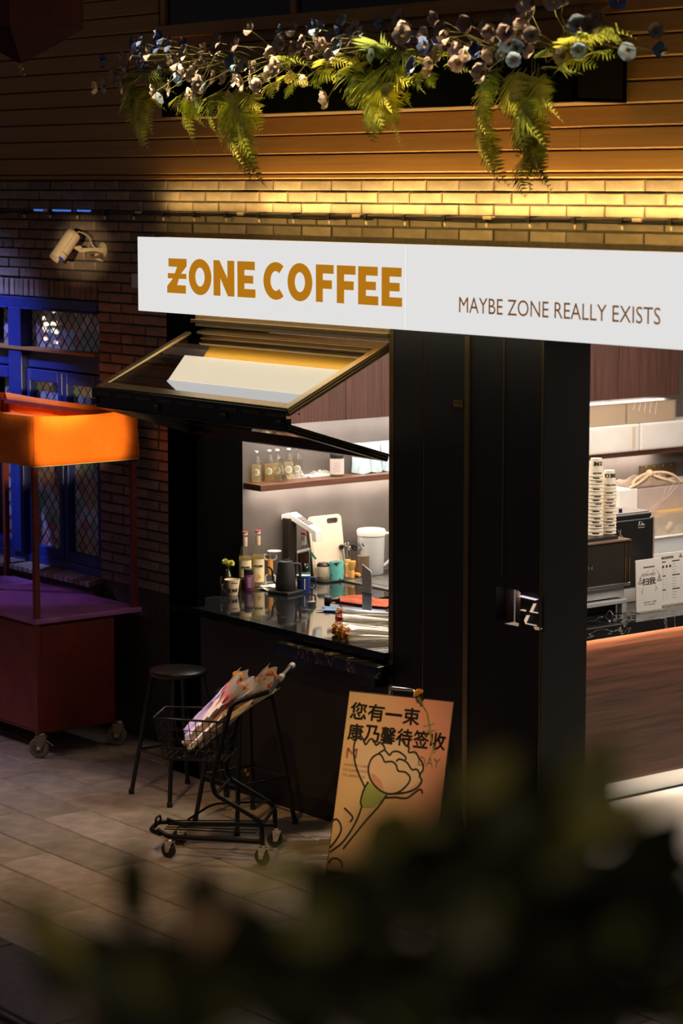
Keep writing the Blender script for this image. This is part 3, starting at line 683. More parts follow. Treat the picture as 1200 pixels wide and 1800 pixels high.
for lab, (rx, ry), fr in ferns:
    root = P3(rx, ry, PY - .02); root.z = min(root.z, PZ1 + .02)
    t = thing('hanging_fern', lab, 'fern', root)
    for k, (a, b2, c, d, wd) in enumerate(fr):
        y0 = PY - .03 - rnd.uniform(0, .06); y1 = PY - .08 - rnd.uniform(.02, .22)
        p0, p2 = P3(a, b2, y0), P3(c, d, y1); Ln = (p2 - p0).length
        base = root + Vector((rnd.uniform(-.03, .03), .05, 0)); base.z = PZ1 - .02
        bow = Vector((0, -.35 * Ln, .10 * Ln if d > b2 else .25 * Ln))
        m = FERN[(k + (0 if d > 235 else 2)) % 3] if d < 200 else FERN[k % 2]
        frond([p0, (p0 + p2) / 2 + bow, p2], wd / 330, rnd.uniform(-.5, .5), m, t, max(12, min(22, int(Ln * 48))))
        if k % 3 == 0: MB().tube([base, (base + p0) / 2 + Z3 * .04, p0], .003, 5).build('stalk', STEM, t)
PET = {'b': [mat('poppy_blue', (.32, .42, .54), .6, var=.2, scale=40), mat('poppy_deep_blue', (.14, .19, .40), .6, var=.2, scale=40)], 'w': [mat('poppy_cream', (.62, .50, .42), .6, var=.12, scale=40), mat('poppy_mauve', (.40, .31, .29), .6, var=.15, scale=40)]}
CEN = mat('poppy_centre', (.25, .18, .04), .7, var=.3)
def bloom_mesh(cup, seed, m):
    r = random.Random(seed); mb = MB()
    for k in range(5):
        a = k * 2 * math.pi / 5 + r.uniform(-.2, .2); u = Vector((math.cos(a), math.sin(a), 0)); v = Vector((-math.sin(a), math.cos(a), 0)); ph = r.uniform(0, 6)
        def fn(s, t, u=u, v=v, ph=ph):
            w_ = (s - .5) * 2; rad = .036 * t * (1 - .14 * w_ * w_); wd = .030 * math.sin(math.pi * (.15 + .6 * t))
            z = cup * .030 * t ** 1.6 + .0035 * math.sin(w_ * 5 + ph) * t + .004 * w_ * w_
            return u * rad * (1 - .25 * cup * t) + v * w_ * wd + Z3 * z
        mb.grid(fn, 5, 4)
    o = mb.build('petals', m, smooth=180); me = o.data; bpy.data.objects.remove(o); return me
BLM = {k: [bloom_mesh(c, i * 7 + j, m) for i, c in enumerate((.25, .6, 1.0)) for j, m in enumerate(ms)] for k, ms in PET.items()}
o = MB().lathe([(0, 0), (.009, .001), (.0095, .006), (.005, .010), (0, .011)], seg=10).build('flower_centre', CEN, smooth=60); CENM = o.data; bpy.data.objects.remove(o)
fl = []
def addf(k, lst, sx, ox, oy): fl.extend((k, ox + a / sx, oy + b / sx) for a, b in lst)
addf('b', [(150, 350), (340, 225), (515, 260), (545, 190), (600, 245), (395, 215), (445, 365), (400, 350), (370, 270), (540, 420), (680, 465), (710, 235), (530, 605), (790, 640), (850, 485), (1050, 370)], 4, 150, 20)
addf('w', [(260, 310), (300, 375), (325, 310), (305, 420), (228, 440), (85, 535), (138, 525), (262, 540), (280, 490), (455, 300), (650, 365), (625, 330), (700, 410), (595, 545), (495, 560), (735, 580), (775, 590), (765, 445), (790, 400), (835, 335), (850, 385), (800, 510), (835, 545), (910, 470), (940, 220), (930, 290), (850, 270), (705, 300), (1070, 240), (990, 460), (1125, 385), (1060, 490), (1110, 495), (1165, 470), (1185, 390)], 4, 150, 20)
addf('b', [(190, 70), (445, 85), (170, 160), (150, 260), (680, 200), (310, 150), (670, 385), (860, 205), (375, 310), (1120, 280), (750, 240), (10, 120)], 4, 560, 20)
addf('w', [(620, 120), (250, 130), (230, 190), (95, 195), (30, 230), (105, 310), (840, 55), (870, 130), (915, 180), (565, 45), (590, 165), (745, 170), (835, 305), (800, 355), (775, 420), (965, 270), (1010, 255), (1035, 300), (985, 360), (1050, 95), (1165, 110), (1160, 435), (60, 615)], 4, 560, 20)
addf('b', [(825, 225), (990, 110), (1115, 100)], 2, 0, 0)
addf('w', [(885, 110), (1040, 115), (1070, 145), (990, 155), (970, 190), (1055, 175), (970, 230), (950, 260), (1025, 275), (980, 290), (1075, 280), (910, 300), (1115, 130), (1170, 130), (1100, 190), (1170, 195)], 2, 0, 0)
addf('b', [(285, 230), (320, 255), (310, 315), (645, 130), (655, 265), (910, 270), (1090, 275), (855, 5), (120, 270), (245, 290)], 3, 800, 0)
addf('w', [(275, 170), (290, 140), (345, 140), (330, 185), (405, 190), (375, 95), (365, 35), (410, 15), (515, 10), (565, 10), (745, 100), (705, 145), (570, 295), (400, 280), (195, 285), (150, 385), (1055, 165), (205, 175)], 3, 800, 0)
NEAR = [(l.replace('hanging lowest over the gold lettering', 'over the gold lettering').split(' beside ')[0].split(' spread ')[0].split(' ending ')[0].split(' at the ')[0].split(' with ')[0], q[0]) for l, q, _ in ferns if 'dangling' not in l]
for k, px, py in fl:
    y = PY - rnd.uniform(.10, .34); c = P3(px, py, y)
    rt = Vector((c.x + max(-.22, min(.22, (px < 640) * .20 - (px > 900) * .20 + rnd.uniform(-.12, .12))), PY + rnd.uniform(.0, .1), PZ1 - .02))
    rt.x = min(max(rt.x, PX0 + .08), PX1 - .08)
    out = (c - rt); out.normalize(); d = (out * rnd.uniform(.4, 1.1) + Vector((rnd.uniform(-.5, .7), -.75, rnd.uniform(-.35, .55)))).normalized()
    nf = min(NEAR, key=lambda q: abs(q[1] - px))[0]; kn_ = 'blue' if k == 'b' else 'cream'
    t = thing('poppy', 'small %s artificial poppy above the %s' % (kn_, nf), 'flower', c, '%s poppies above the %s' % (kn_, nf))
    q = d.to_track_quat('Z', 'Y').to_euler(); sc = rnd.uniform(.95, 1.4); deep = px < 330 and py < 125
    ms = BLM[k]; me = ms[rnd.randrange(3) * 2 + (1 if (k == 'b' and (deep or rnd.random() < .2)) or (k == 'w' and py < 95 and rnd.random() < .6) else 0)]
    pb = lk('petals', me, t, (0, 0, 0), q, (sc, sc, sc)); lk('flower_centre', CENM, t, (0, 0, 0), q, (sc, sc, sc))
    mid = (c + rt) / 2 + Vector((0, -.05, .05 if c.z > rt.z - .1 else .14))
    MB().tube([c - d * .001, c.lerp(mid, .5) - d * .01, mid, mid.lerp(rt, .5) + Z3 * .01, rt], .0026, 5).build('stem', STEM, t)
print('poppies', len(fl))

# ------------------------------------------------------------------ market stall cart
KX0, KX1, KY0, KY1, KT = -13.47, -11.96, 7.16, 7.86, .82
RED = mat('red_paint', (.16, .020, .012), .55, var=.25, scale=5)
TOPM = mat('red_top', (.42, .14, .40), .4, var=.2, scale=8)
ORG = mat('orange_canvas', (.95, .19, .004), .8, var=.08, scale=30, bump=.08)
ct2 = thing('stall_cart', 'dark red market cart on casters with orange canvas valance', 'cart', ((KX0 + KX1) / 2, (KY0 + KY1) / 2, 0))
MB().box(KX0, KX1 + .02, KY0 - .015, KY1 + .015, KT - .028, KT).build('table_top', TOPM, ct2, bevel=.004)
MB().box(KX0 + .03, KX1 - .012, KY0 + .02, KY1 - .16, .14, KT - .03).build('cart_body', RED, ct2, bevel=.004)
MB().box(KX1 - .012, KX1 + .004, KY0 + .03, KY1 - .17, .15, KT - .05).build('end_panel', RED, ct2, bevel=.003)
MB().box(KX0 + .05, KX1 - .05, KY0 + .010, KY0 + .022, .16, KT - .05).build('side_panel', RED, ct2, bevel=.003)
for x in (KX0 + .02, KX1 - .016):
    for y in (KY0 + .015, KY1 - .015):
        MB().box(x - .016, x + .016, y - .016, y + .016, KT - .001 if y > 7.5 else .14, 1.96).build('post', RED, ct2, bevel=.002)
for y in (KY0 + .015, KY1 - .015): MB().box(KX0 + .02, KX1 - .016, y - .012, y + .012, 1.93, 1.955).build('canopy_rail', RED, ct2)
for x in (KX0 + .02, KX1 - .016): MB().box(x - .012, x + .012, KY0 + .015, KY1 - .015, 1.93, 1.955).build('canopy_rail', RED, ct2)
def valance(o, u, length, z0, z1, name, ph):
    def fn(s, t):
        nrm = Vector((u.y, -u.x, 0)); sag = -.012 * math.sin(math.pi * s) * (1 if t > .5 else .25)
        return o + u * (length * s) + nrm * (.006 * math.sin(s * 9 + ph) * (1 - t) + .004 * math.sin(s * 17 + t * 4)) + Z3 * (z0 + (z1 - z0) * t + sag)
    return MB().grid(fn, 24, 8).build(name, ORG, ct2, smooth=180, solid=.004)
HEM = mat('cream_hem', (.6, .42, .2), .8)
CZ0, CZ1 = 1.71, 1.995
for o, u, ln, n in ((Vector((KX1 + .008, KY0 - .004, 0)), Y3, KY1 - KY0 + .008, 0.), (Vector((KX0, KY0 - .006, 0)), X3, KX1 - KX0 + .008, 1.), (Vector((KX0, KY1 + .006, 0)), X3, KX1 - KX0 + .008, 2.), (Vector((KX0 - .006, KY0, 0)), Y3, KY1 - KY0, 3.)):
    v = valance(o, u, ln, CZ0, CZ1, 'valance', n)
    MB().tube([o + u * (ln * k / 16) + Vector((u.y, -u.x, 0)) * (.006 * math.sin(k / 16 * 9 + n) + .002) + Z3 * (CZ0 - .004 - .003 * math.sin(math.pi * k / 16)) for k in range(17)], .0035, 5).build('hem', HEM, v)
MB().box(KX0 + .01, KX1 - .002, KY0 + .004, KY1 - .002, 1.868, 1.873).build('canopy_blocker', ORG, ct2)  # hidden sheet added inside the open canopy to shade the window behind
def flap(s, t): return Vector((KX1 - .36 - .05 * s + .02 * t, KY0 - .01 - .012 * math.sin(s * 5), 1.96 + .13 * t * (1 - .5 * s) - .01 * s))
MB().grid(lambda s, t: Vector((-12.34 + .07 * s - .10 * t, KY0 + .002 - .03 * math.sin(3 * s) * t, 1.985 + .11 * t * (1 - s) ** .5)), 6, 5).build('canvas_peak', ORG, ct2, smooth=180, solid=.004)
WHL = mat('caster_wheel', (.22, .19, .13), .6, var=.2, scale=20)
def caster(x, y, r, wd, parent, wm, fm, brake=False, yaw=.3):
    f = Vector((math.cos(yaw), math.sin(yaw), 0)); a = Vector((-f.y, f.x, 0)); c = Vector((x, y, r))
    wb = MB().lathe([(r * .55, -wd / 2), (r * .9, -wd / 2), (r, -wd * .3), (r, wd * .3), (r * .9, wd / 2), (r * .55, wd / 2), (r * .5, wd * .3), (.001, wd * .3)], c, 24, a).lathe([(.001, -wd * .3), (r * .5, -wd * .3), (r * .55, -wd / 2)], c, 24, a).build('wheel', wm, parent, smooth=40)
    MB().lathe([(r * .16, -wd * .75), (r * .16, wd * .75)], c, 10, a).build('axle', CHROME, wb)
    fk = MB()
    for s in (1, -1): fk.prism([(-.25 * r, -.25 * r), (.25 * r, -.25 * r), (.75 * r, 1.12 * r), (-.35 * r, 1.12 * r)], c + a * (wd * .62 * s - .0015), f, Z3, a * .003)
    fk.obox(c + f * (-.35 * r) - a * (wd * .65) + Z3 * (1.10 * r), f * (1.1 * r), a * (wd * 1.3), Z3 * .005)
    fk.lathe([(r * .35, 1.15 * r), (r * .42, 1.25 * r), (r * .3, 1.42 * r)], c + f * (.2 * r), 14, Z3)
    o = fk.build('fork', fm, parent)
    if brake: MB().obox(c + f * (.35 * r) - a * .02 + Z3 * (1.05 * r), f * .07 - Z3 * .05, a * .04, Z3 * .004).build('brake_pedal', CHROME, o)
for x in (KX0 + .12, KX1 - .02):
    for y in (KY0 + .02, 7.715): caster(x, y, .061, .034, ct2, WHL, mat('dull_steel', (.28, .25, .2), .45, .7), x > -12.2 and y < 7.4, R(44))

# ------------------------------------------------------------------ bar stools
STM = mat('stool_black', (.008, .008, .009), .38, var=.15)
def stool(c, sz, label):
    t = thing('bar_stool', label, 'stool', (c[0], c[1], 0), 'round black bar stools')
    MB().lathe([(.150, sz - .028), (.155, sz - .022), (.155, sz - .006), (.150, sz), (.001, sz + .001)], (c[0], c[1], 0), 36).build('seat', STM, t, smooth=50)
    for sx in (1, -1):
        for sy in (1, -1):
            MB().tube([(c[0] + .185 * sx, c[1] + .185 * sy, .012), (c[0] + .10 * sx, c[1] + .10 * sy, sz - .03)], .0125, 10).build('leg', STM, t, smooth=50)
            MB().lathe([(.016, 0), (.016, .02), (.012, .03)], (c[0] + .186 * sx, c[1] + .186 * sy, 0), 10).build('foot_cap', RUB, t)
    k = .128
    for a, b2 in (((-k, -k), (k, -k)), ((k, -k), (k, k)), ((k, k), (-k, k)), ((-k, k), (-k, -k))):
        MB().tube([(c[0] + a[0] * 1.22, c[1] + a[1] * 1.22, .25), (c[0] + b2[0] * 1.22, c[1] + b2[1] * 1.22, .25)], .008, 8).build('footrest', STM, t, smooth=50)
    return t
stool((-10.755, 7.32), .70, 'round black bar stool nearest the red cart')
stool((-10.07, 7.27), .70, 'round black bar stool half hidden behind the shopping trolley')

# ------------------------------------------------------------------ shopping trolley
TM0, TFW, TLF = Vector((-9.466, 7.0, 0)), Vector((-.738, -.675, 0)), Vector((.675, -.738, 0))
def T(x, y, z): return TM0 + TFW * x + TLF * y + Z3 * z
TB = mat('trolley_black', (.004, .004, .004), .4, 0, .25, var=.1)
tr = thing('shopping_trolley', 'small black wire shopping trolley holding bouquets before the counter', 'trolley', TM0)
def sm(p, n=6):
    """rounded path through the corner points"""
    p = [Vector(q) for q in p]; out = [p[0]]
    for i in range(1, len(p) - 1):
        a, b2, c = p[i - 1], p[i], p[i + 1]; r = min(.045, (b2 - a).length * .45, (c - b2).length * .45)
        s0 = b2 + (a - b2).normalized() * r; s1 = b2 + (c - b2).normalized() * r
        for k in range(n + 1):
            t = k / n; out.append(s0 * (1 - t) ** 2 + b2 * 2 * t * (1 - t) + s1 * t * t)
    return out + [p[-1]]
for s in (1, -1):
    y = .165 * s
    MB().tube(sm([T(.018, y, .10), T(.02, y, .215), T(.255, y, .345), T(.268, y * .97, .40), T(.20, y * .97, .68), T(.165, y, .80), T(-.02, y, .865)]), .0125, 10).build('side_tube', TB, tr, smooth=60)
    MB().tube(sm([T(.02, y, .115), T(.50, y * .72, .107), T(.56, y * .60, .135)]), .0125, 10).build('base_rail', TB, tr, smooth=60)
    MB().tube([T(-.02, y, .862), T(-.07, y, .93)], .011, 10).build('handle_arm', CHROME if s > 0 else TB, tr, smooth=60)
MB().tube(sm([T(-.07, .165, .93), T(-.075, 0, .935), T(-.07, -.165, .93)]), .012, 10).build('handle', TB, tr, smooth=60)
for s in (1, -1): MB().lathe([(.016, -.03), (.016, .03)], T(-.072, .14 * s, .931), 12, TLF).build('handle_end', mat('grey_cap', (.45, .42, .42), .4), tr)
MB().tube(sm([T(.54, .115, .118), T(.60, .08, .125), T(.60, -.08, .125), T(.54, -.115, .118)]), .0125, 10).build('front_bumper', TB, tr, smooth=60)
MB().tube([T(.02, .165, .20), T(.02, -.165, .20)], .009, 8).build('cross_bar', TB, tr); MB().tube([T(.25, .16, .34), T(.25, -.16, .34)], .009, 8).build('cross_bar', TB, tr)
MB().tube(sm([T(.585, .03, .13), T(.585, .03, .175), T(.575, -.03, .175), T(.575, -.03, .13)]), .006, 8).build('hook_loop', TB, tr)
for k in range(5): MB().tube([T(.06, -.12 + .06 * k, .145), T(.53, -.08 + .04 * k, .135)], .0035, 6).build('rack_wire', TB, tr)
MB().tube(sm([T(.45, -.09, .14), T(.33, -.12, .22), T(.06, -.15, .235)]), .006, 6).build('rack_wire', TB, tr)
BX0, BX1, BZ0, BZ1 = .20, .56, .50, .705
def bk(u, v, z):                        # basket: u from rear to front, v across, z up; narrows to the front and the floor
    k = (z - BZ0) / (BZ1 - BZ0); x = BX0 + .01 + (BX1 - BX0) * u * (.86 + .14 * k); return T(x, v * (.165 - .035 * u) * (.88 + .12 * k), z)
MB().tube([bk(*q, BZ1) for q in ((0, 1), (.5, 1), (1, 1), (1, 0), (1, -1), (.5, -1), (0, -1), (0, 0))], .006, 8, True).build('basket_rim', TB, tr, smooth=60)
MB().tube([bk(*q, BZ0) for q in ((0, 1), (1, 1), (1, -1), (0, -1))], .005, 8, True).build('basket_rim', TB, tr)
for z in (.55, .60, .65): MB().tube([bk(*q, z) for q in ((0, 1), (1, 1), (1, -1), (0, -1))], .0022, 5, True).build('basket_wire', TB, tr)
for s in (1, -1):
    for k in range(11): MB().tube([bk(k / 10, s, BZ0), bk(k / 10, s, BZ1)], .0022, 5).build('basket_wire', TB, tr)
for k in range(9):
    v = -1 + k / 4; MB().tube([bk(1, v, BZ1), bk(1, v, BZ0), bk(0, v, BZ0), bk(0, v, BZ1)], .0022, 5).build('basket_wire', TB, tr)
for k in range(6): MB().tube([bk(.1 + k * .16, 1, BZ0), bk(.1 + k * .16, -1, BZ0)], .0022, 5).build('basket_wire', TB, tr)
for x, y in ((.02, .165), (.02, -.165), (.50, .12), (.50, -.12)):
    p = T(x, y, 0); caster(p.x, p.y, .040, .022, tr, RUB, CHROME, False, R(20) if y > 0 else R(60))
    MB().lathe([(.013, .052), (.017, .056), (.017, .066), (.013, .07), (.013, .10)], (p.x + .008, p.y + .003, 0), 14).build('caster_collar', CHROME, tr, smooth=40)
for x, z in ((.16, .42), (.10, .44)): MB().lathe([(.008, 0), (.008, .008)], T(.12 - x * .2, .165, z + .03), 10, TLF).build('rivet', BRASS, tr)

# ------------------------------------------------------------------ wrapped carnations
CARN = {'amber': mat('carnation_amber', (.95, .52, .10), .65, var=.15, scale=60), 'orange': mat('carnation_orange', (.95, .36, .04), .65, var=.2, scale=60), 'peach': mat('carnation_peach', (.92, .48, .28), .65, var=.2, scale=60), 'yellow': mat('carnation_yellow', (.75, .72, .22), .65, var=.2, scale=60), 'red': mat('carnation_red', (.62, .05, .04), .65, var=.2, scale=60)}
CALYX = mat('calyx_green', (.22, .26, .05), .55, var=.15)
def ruffle(c, d, r, m, parent, name='bloom', seed=1):
    """a carnation head: layers of frilled petals opening along d"""
    rr_ = random.Random(seed); d = Vector(d).normalized(); u = d.orthogonal().normalized(); v = d.cross(u); mb = MB()
    for L_ in range(4):
        n = 7 - L_; tl = .25 + .3 * L_
        for k in range(n):
            a = 2 * math.pi * (k + .5 * L_) / n + rr_.uniform(-.15, .15); du = u * math.cos(a) + v * math.sin(a); dv = d.cross(du); ph = rr_.uniform(0, 6)
            def fn(s, t, du=du, dv=dv, tl=tl, ph=ph):
                w_ = (s - .5) * 2; rad = r * t * math.cos(tl * 1.1); hh = r * (.15 + t * math.sin(tl * 1.1) * 1.0)
                return Vector(c) + du * (rad * (1 - .2 * w_ * w_) + .06 * r * math.sin(w_ * 11 + ph) * t) + dv * (w_ * r * .5 * (.3 + .9 * t)) + d * (hh + .13 * r * math.sin(w_ * 9 + ph) * t * t)
            mb.grid(fn, 8, 3)
    return mb.build(name, m, parent, smooth=180)
PAPERP = mat('tissue_paper', (.75, .62, .56), .6, var=.12, scale=12)
REDP = mat('red_tissue', (.60, .06, .07), .5, var=.2, scale=15)
LILP = mat('lilac_film', (.62, .50, .80), .25, var=.1, scale=10)
def bouquet(a, b, r, color, label, group, paper=None, seed=1, nfl=1, name='wrapped_carnation'):
    """a: stem end, b: flower end; a sleeve of clear film (and tissue) round the stems"""
    a, b = Vector(a), Vector(b); d = (b - a); L = d.length; d.normalize(); rr_ = random.Random(seed)
    u = d.cross(Z3).normalized(); v = u.cross(d)
    t = thing(name, label, 'flowers', a, group)
    for k in range(nfl):
        off = (u * rr_.uniform(-1, 1) + v * rr_.uniform(-.6, 1)) * r * (.5 if nfl > 1 else .12); c = a + d * (L * (rr_.uniform(.84, .92) if nfl > 1 else rr_.uniform(.90, .94))) + off
        h = ruffle(c, (d + off * 3).normalized(), r * (.52 if nfl > 1 else .98), CARN[color[k % len(color)]], t, seed=seed + k)
        MB().lathe([(.003, -.03), (.007, -.022), (.008, -.004), (.011, .006)], c, 10, d).build('calyx', CALYX, h, smooth=60)
        MB().tube([c - d * .02, a.lerp(c, .5) + off * .2 + v * .004, a + u * rr_.uniform(-.006, .006)], .0026, 6).build('stem', CALYX, t)
        for s in (.35, .55): MB().grid(lambda q, w_, s=s, k=k: a.lerp(c, s) + d * (.07 * q) + (u if k % 2 else -u) * (.02 * math.sin(q * 2.2)) + v * ((w_ - .5) * .006 * math.sin(math.pi * min(.98, q + .05))), 5, 1).build('leaf', CALYX, t, solid=.0006)
    def sleeve(r0, r1, t0, t1, ang, ph, crk, nz=.12):
        def fn(s, q):
            an = ang * (s - .5) + math.pi / 2; rad = (r0 + (r1 - r0) * q) * (1 + nz * math.sin(5 * an + ph + 3 * q * (nz > .2)) + .4 * nz * math.sin(13 * an + 4 * q + 9 * q * (nz > .2)))
            return a + d * (L * (t0 + (t1 - t0) * q) + crk * L * .05 * math.sin(6 * an + ph) * (q > .9)) + (u * math.cos(an) + v * math.sin(an) * .8) * rad
        return fn
    MB().grid(sleeve(r * .22, r * 1.05, .04, (.98 if nfl > 1 else .945), 2 * math.pi * .94, seed, 1), 22, 8).build('film_sleeve', CELLO, t, solid=.0008)
    if paper: MB().grid(sleeve(r * .75, r * .8, -.10, .72, 4.9, seed + 2, 2.2, .3), 30, 10).build('tissue', paper, t, smooth=30, solid=.001)
    if paper and seed % 2: MB().grid(sleeve(r * .66, r * .9, .42, .80, 4.2, seed + 5, 1.2), 18, 6).build('tissue', REDP, t, smooth=30, solid=.001)
    MB().tube([a + d * (L * .3) + (u * math.cos(q) + v * math.sin(q) * .8) * r * .46 for q in [i * .45 for i in range(14)]], .002, 5, True).build('tie', mat('raffia', (.65, .55, .38), .7), t)
    return t
for i, (u0, v0, z, dd) in enumerate((a - .06, b2, c + .035, d) for a, b2, c, d in ((.40, -.02, .55, .0), (.44, .05, .545, .03), (.36, .03, .60, -.02), (.46, -.06, .57, .02), (.34, -.05, .615, .0))):
    A_ = T(u0, v0, z); B_ = T(u0 - .29 + dd, v0 * .7 + .02, z + .275 + dd)
    bouquet(A_, B_, .060, (['orange', 'peach', 'amber'], ['orange', 'amber'], ['peach', 'amber', 'peach'], ['amber', 'orange'], ['orange', 'peach'])[i], ('carnations in pale tissue leaning nearest the trolley front', 'carnations in red tissue leaning at the trolley side nearest the plaza', 'peach carnations in film standing highest in the trolley', 'carnations in lilac film along the trolley side nearest the stools', 'orange carnations in tissue close to the trolley handle')[i], 'bouquets in the trolley', (PAPERP, PAPERP, PAPERP, LILP, REDP)[i], 40 + i * 5, 3, 'carnation_bouquet')
bq0 = ((588, 1112), (590, 1098), (598, 1116), (594, 1086), (604, 1122))
for i, q in enumerate(bq0):
    B_ = oZ(q[0], q[1] - 6, CT + .032 + (.03 if i in (1, 3) else 0)); A_ = B_ + VR * .42 + Vector((.02 * (i % 3) - .02, .03 * (i % 2), -.016))
    bouquet(A_, B_, .042, [['orange'], ['red'], ['amber'], ['peach'], ['orange']][i], ('single orange carnation in clear film, lowest of the counter bunch', 'film-wrapped red carnation on top of the counter bunch', 'orange carnation in film lying along the counter edge', 'peach carnation in film at the back of the counter bunch', 'orange carnation in film jutting over the counter edge')[i], 'wrapped carnations on the counter', None, 70 + i)

# ------------------------------------------------------------------ easel poster board
EW, EN = Vector((.904, .427, 0)).normalized(), Vector((-.427, .904, 0)).normalized()
EF = oZ(570, 1565); ESL = (EN * .27 + Z3 * .91); EL = ESL.length; EU = ESL.normalized(); ED = EW.cross(EU)   # ED points to the viewer side
if ED.dot(VF) > 0: ED = -ED
WD = .54
ez = thing('easel_board', 'leaning poster board with Chinese lettering and a drawn carnation', 'board', EF)
EP = mat('poster_print', (.66, .44, .26), .55)
_n = EP.node_tree; _g = _n.nodes.new('ShaderNodeTexCoord'); _v = _n.nodes.new('ShaderNodeVectorMath'); _v.operation = 'DOT_PRODUCT'; _v.inputs[1].default_value = tuple(EW * 1.4 + EU * .5)
_r = _n.nodes.new('ShaderNodeValToRGB'); _n.links.new(_g.outputs['Object'], _v.inputs[0]); _n.links.new(_v.outputs['Value'], _r.inputs[0]); _n.links.new(_r.outputs[0], _n.nodes['Principled BSDF'].inputs['Base Color'])
_r.color_ramp.elements[0].position = .55; _r.color_ramp.elements[0].color = (.68, .46, .25, 1); _r.color_ramp.elements[1].position = 1.0; _r.color_ramp.elements[1].color = (.70, .30, .20, 1)
def E_(x, y, d=0.): return EF + EW * x + EU * (y * EL) + ED * d
MB().obox(E_(-.006, .09, -.012), EW * (WD + .012), EU * (EL * .91), ED * .010).build('board', BLACK, ez, bevel=.002)
MB().obox(E_(0, .095, -.002), EW * WD, EU * (EL * .90), ED * .003).build('poster', EP, ez)
for x in (0, WD - .03): MB().obox(E_(x, .0, -.03), EW * .03, EU * (EL * .98), ED * .018).build('leg', BLACK, ez, bevel=.003)
MB().obox(E_(0, .08, -.012), EW * WD, EU * .02, ED * .03).build('ledge', BLACK, ez, bevel=.003)
for x in (.03, WD - .05): 
    b0_ = EF + EW * x + EN * .58; MB().tube([E_(x + .01, .92, -.03), b0_], .010, 8).build('rear_leg', BLACK, ez)
MB().tube(sm([E_(.20, 1.0, -.02), E_(.20, 1.035, -.02), E_(.33, 1.035, -.02), E_(.33, 1.0, -.02)]), .008, 8).build('handle', CHROME, ez, smooth=60)
INK = mat('poster_ink', (.018, .015, .013), .6, var=.1); PINK = mat('poster_pink', (.60, .30, .23), .6, var=.05); PALE = mat('poster_pale', (.60, .36, .22), .6); GRN = mat('poster_green', (.30, .36, .10), .6, var=.1); CREAM = mat('poster_cream', (.70, .52, .34), .6, var=.05)
def ptext(body, x, y, w_, h, m, bold, d=.0022): return lettering(body, E_(x, y, d), EW * w_, EU * (h * EL), bold=bold).build('lettering', m, ez)
def glyphs(body, x, y, adv, h, m, bold):
    for k, ch in enumerate(body):
        hh, yy, ww = h, y, adv * .9
        if ch == '一': hh, yy = h * .15, y + h * .42
        ptext(ch, x + adv * k, yy, ww, hh, m, bold)
glyphs('您有一束', .018, .862, .0925, .083, INK, .030)
glyphs('康乃馨待签收', .020, .755, .0855, .083, INK, .030)
ptext('M', .025, .665, .055, .05, PINK, .03); ptext('DAY', .40, .668, .11, .045, PALE, .02)
for k, s in enumerate(('YOU HAVE A BUNCH', 'OF CARNATIONS', 'TO SIGN FOR')): ptext(s, .018, .625 - k * .026, .16 - .02 * k, .013, PALE, .01)
def pline(pts, wd=.0092, m=INK, d=.0026, closed=False):
    q = [E_(x, y, d) for x, y in pts]; n = len(q); mb = MB()
    tot = n if closed else n - 1; hw = wd / 2
    L_, R_ = [], []
    for i in range(n):
        a, b2 = (q[i - 1] if i or closed else q[0]), (q[(i + 1) % n] if i < n - 1 or closed else q[-1])
        tt = (b2 - a).normalized(); nn = ED.cross(tt); L_.append(q[i] + nn * hw); R_.append(q[i] - nn * hw)
    vs = L_ + R_
    return mb.add(vs, [(i, (i + 1) % n, n + (i + 1) % n, n + i) for i in range(tot)]).build('drawn_line', m, ez)
def spl(c, n=7):
    out = []
    for i in range(len(c) - 1):
        p0, p1, p2, p3 = c[max(0, i - 1)], c[i], c[i + 1], c[min(len(c) - 1, i + 2)]
        for k in range(n):
            t = k / n
            out.append(tuple(.5 * ((2 * p1[j]) + (-p0[j] + p2[j]) * t + (2 * p0[j] - 5 * p1[j] + 4 * p2[j] - p3[j]) * t * t + (-p0[j] + 3 * p1[j] - 3 * p2[j] + p3[j]) * t ** 3) for j in (0, 1)))
    return out + [c[-1]]
def epx(x, y):
    """photograph reading of the poster's own artwork -> poster coordinates (u in metres, v in board heights)"""
    X, Y = 540 + x / 4, 1180 + y / 4
    den = ray(X, Y).dot(ED); p = CAM + ray(X, Y) * ((EF - CAM).dot(ED) / den) - EF
    return (p.dot(EW), p.dot(EU) / EL)
def fillp(pts, m, d=.0021): return MB().prism([(x, y * EL) for x, y in pts], E_(0, 0, d - .0004), EW, EU, ED * .0004).build('colour_patch', m, ez)
back = spl([epx(*q) for q in ((405, 815), (350, 690), (328, 580), (335, 500), (368, 462), (390, 470), (410, 515), (440, 480), (462, 480), (485, 520), (510, 500), (535, 520), (548, 550))])
right = spl([epx(*q) for q in ((620, 480), (660, 480), (690, 520), (715, 535), (715, 570), (760, 570), (785, 610), (810, 645), (815, 690), (790, 735), (805, 770), (770, 820), (700, 850), (620, 860))])
front = spl([epx(*q) for q in ((545, 640), (520, 590), (490, 585), (450, 620), (430, 690), (450, 770), (510, 835), (580, 862), (650, 845), (710, 790), (722, 745), (690, 710), (640, 700), (625, 660), (595, 635), (545, 640))])
mid1 = spl([epx(*q) for q in ((500, 580), (540, 555), (560, 570), (580, 590), (600, 568), (640, 565), (690, 600), (690, 625))])
mid2 = spl([epx(*q) for q in ((625, 635), (650, 618), (700, 640), (735, 690), (770, 690), (790, 720), (795, 740))])
fillp([epx(*q) for q in ((405, 815), (350, 690), (328, 580), (335, 500), (368, 462), (410, 515), (450, 480), (485, 520), (535, 520), (600, 480), (660, 480), (715, 540), (785, 610), (815, 690), (800, 760), (700, 850), (560, 860))], CREAM)
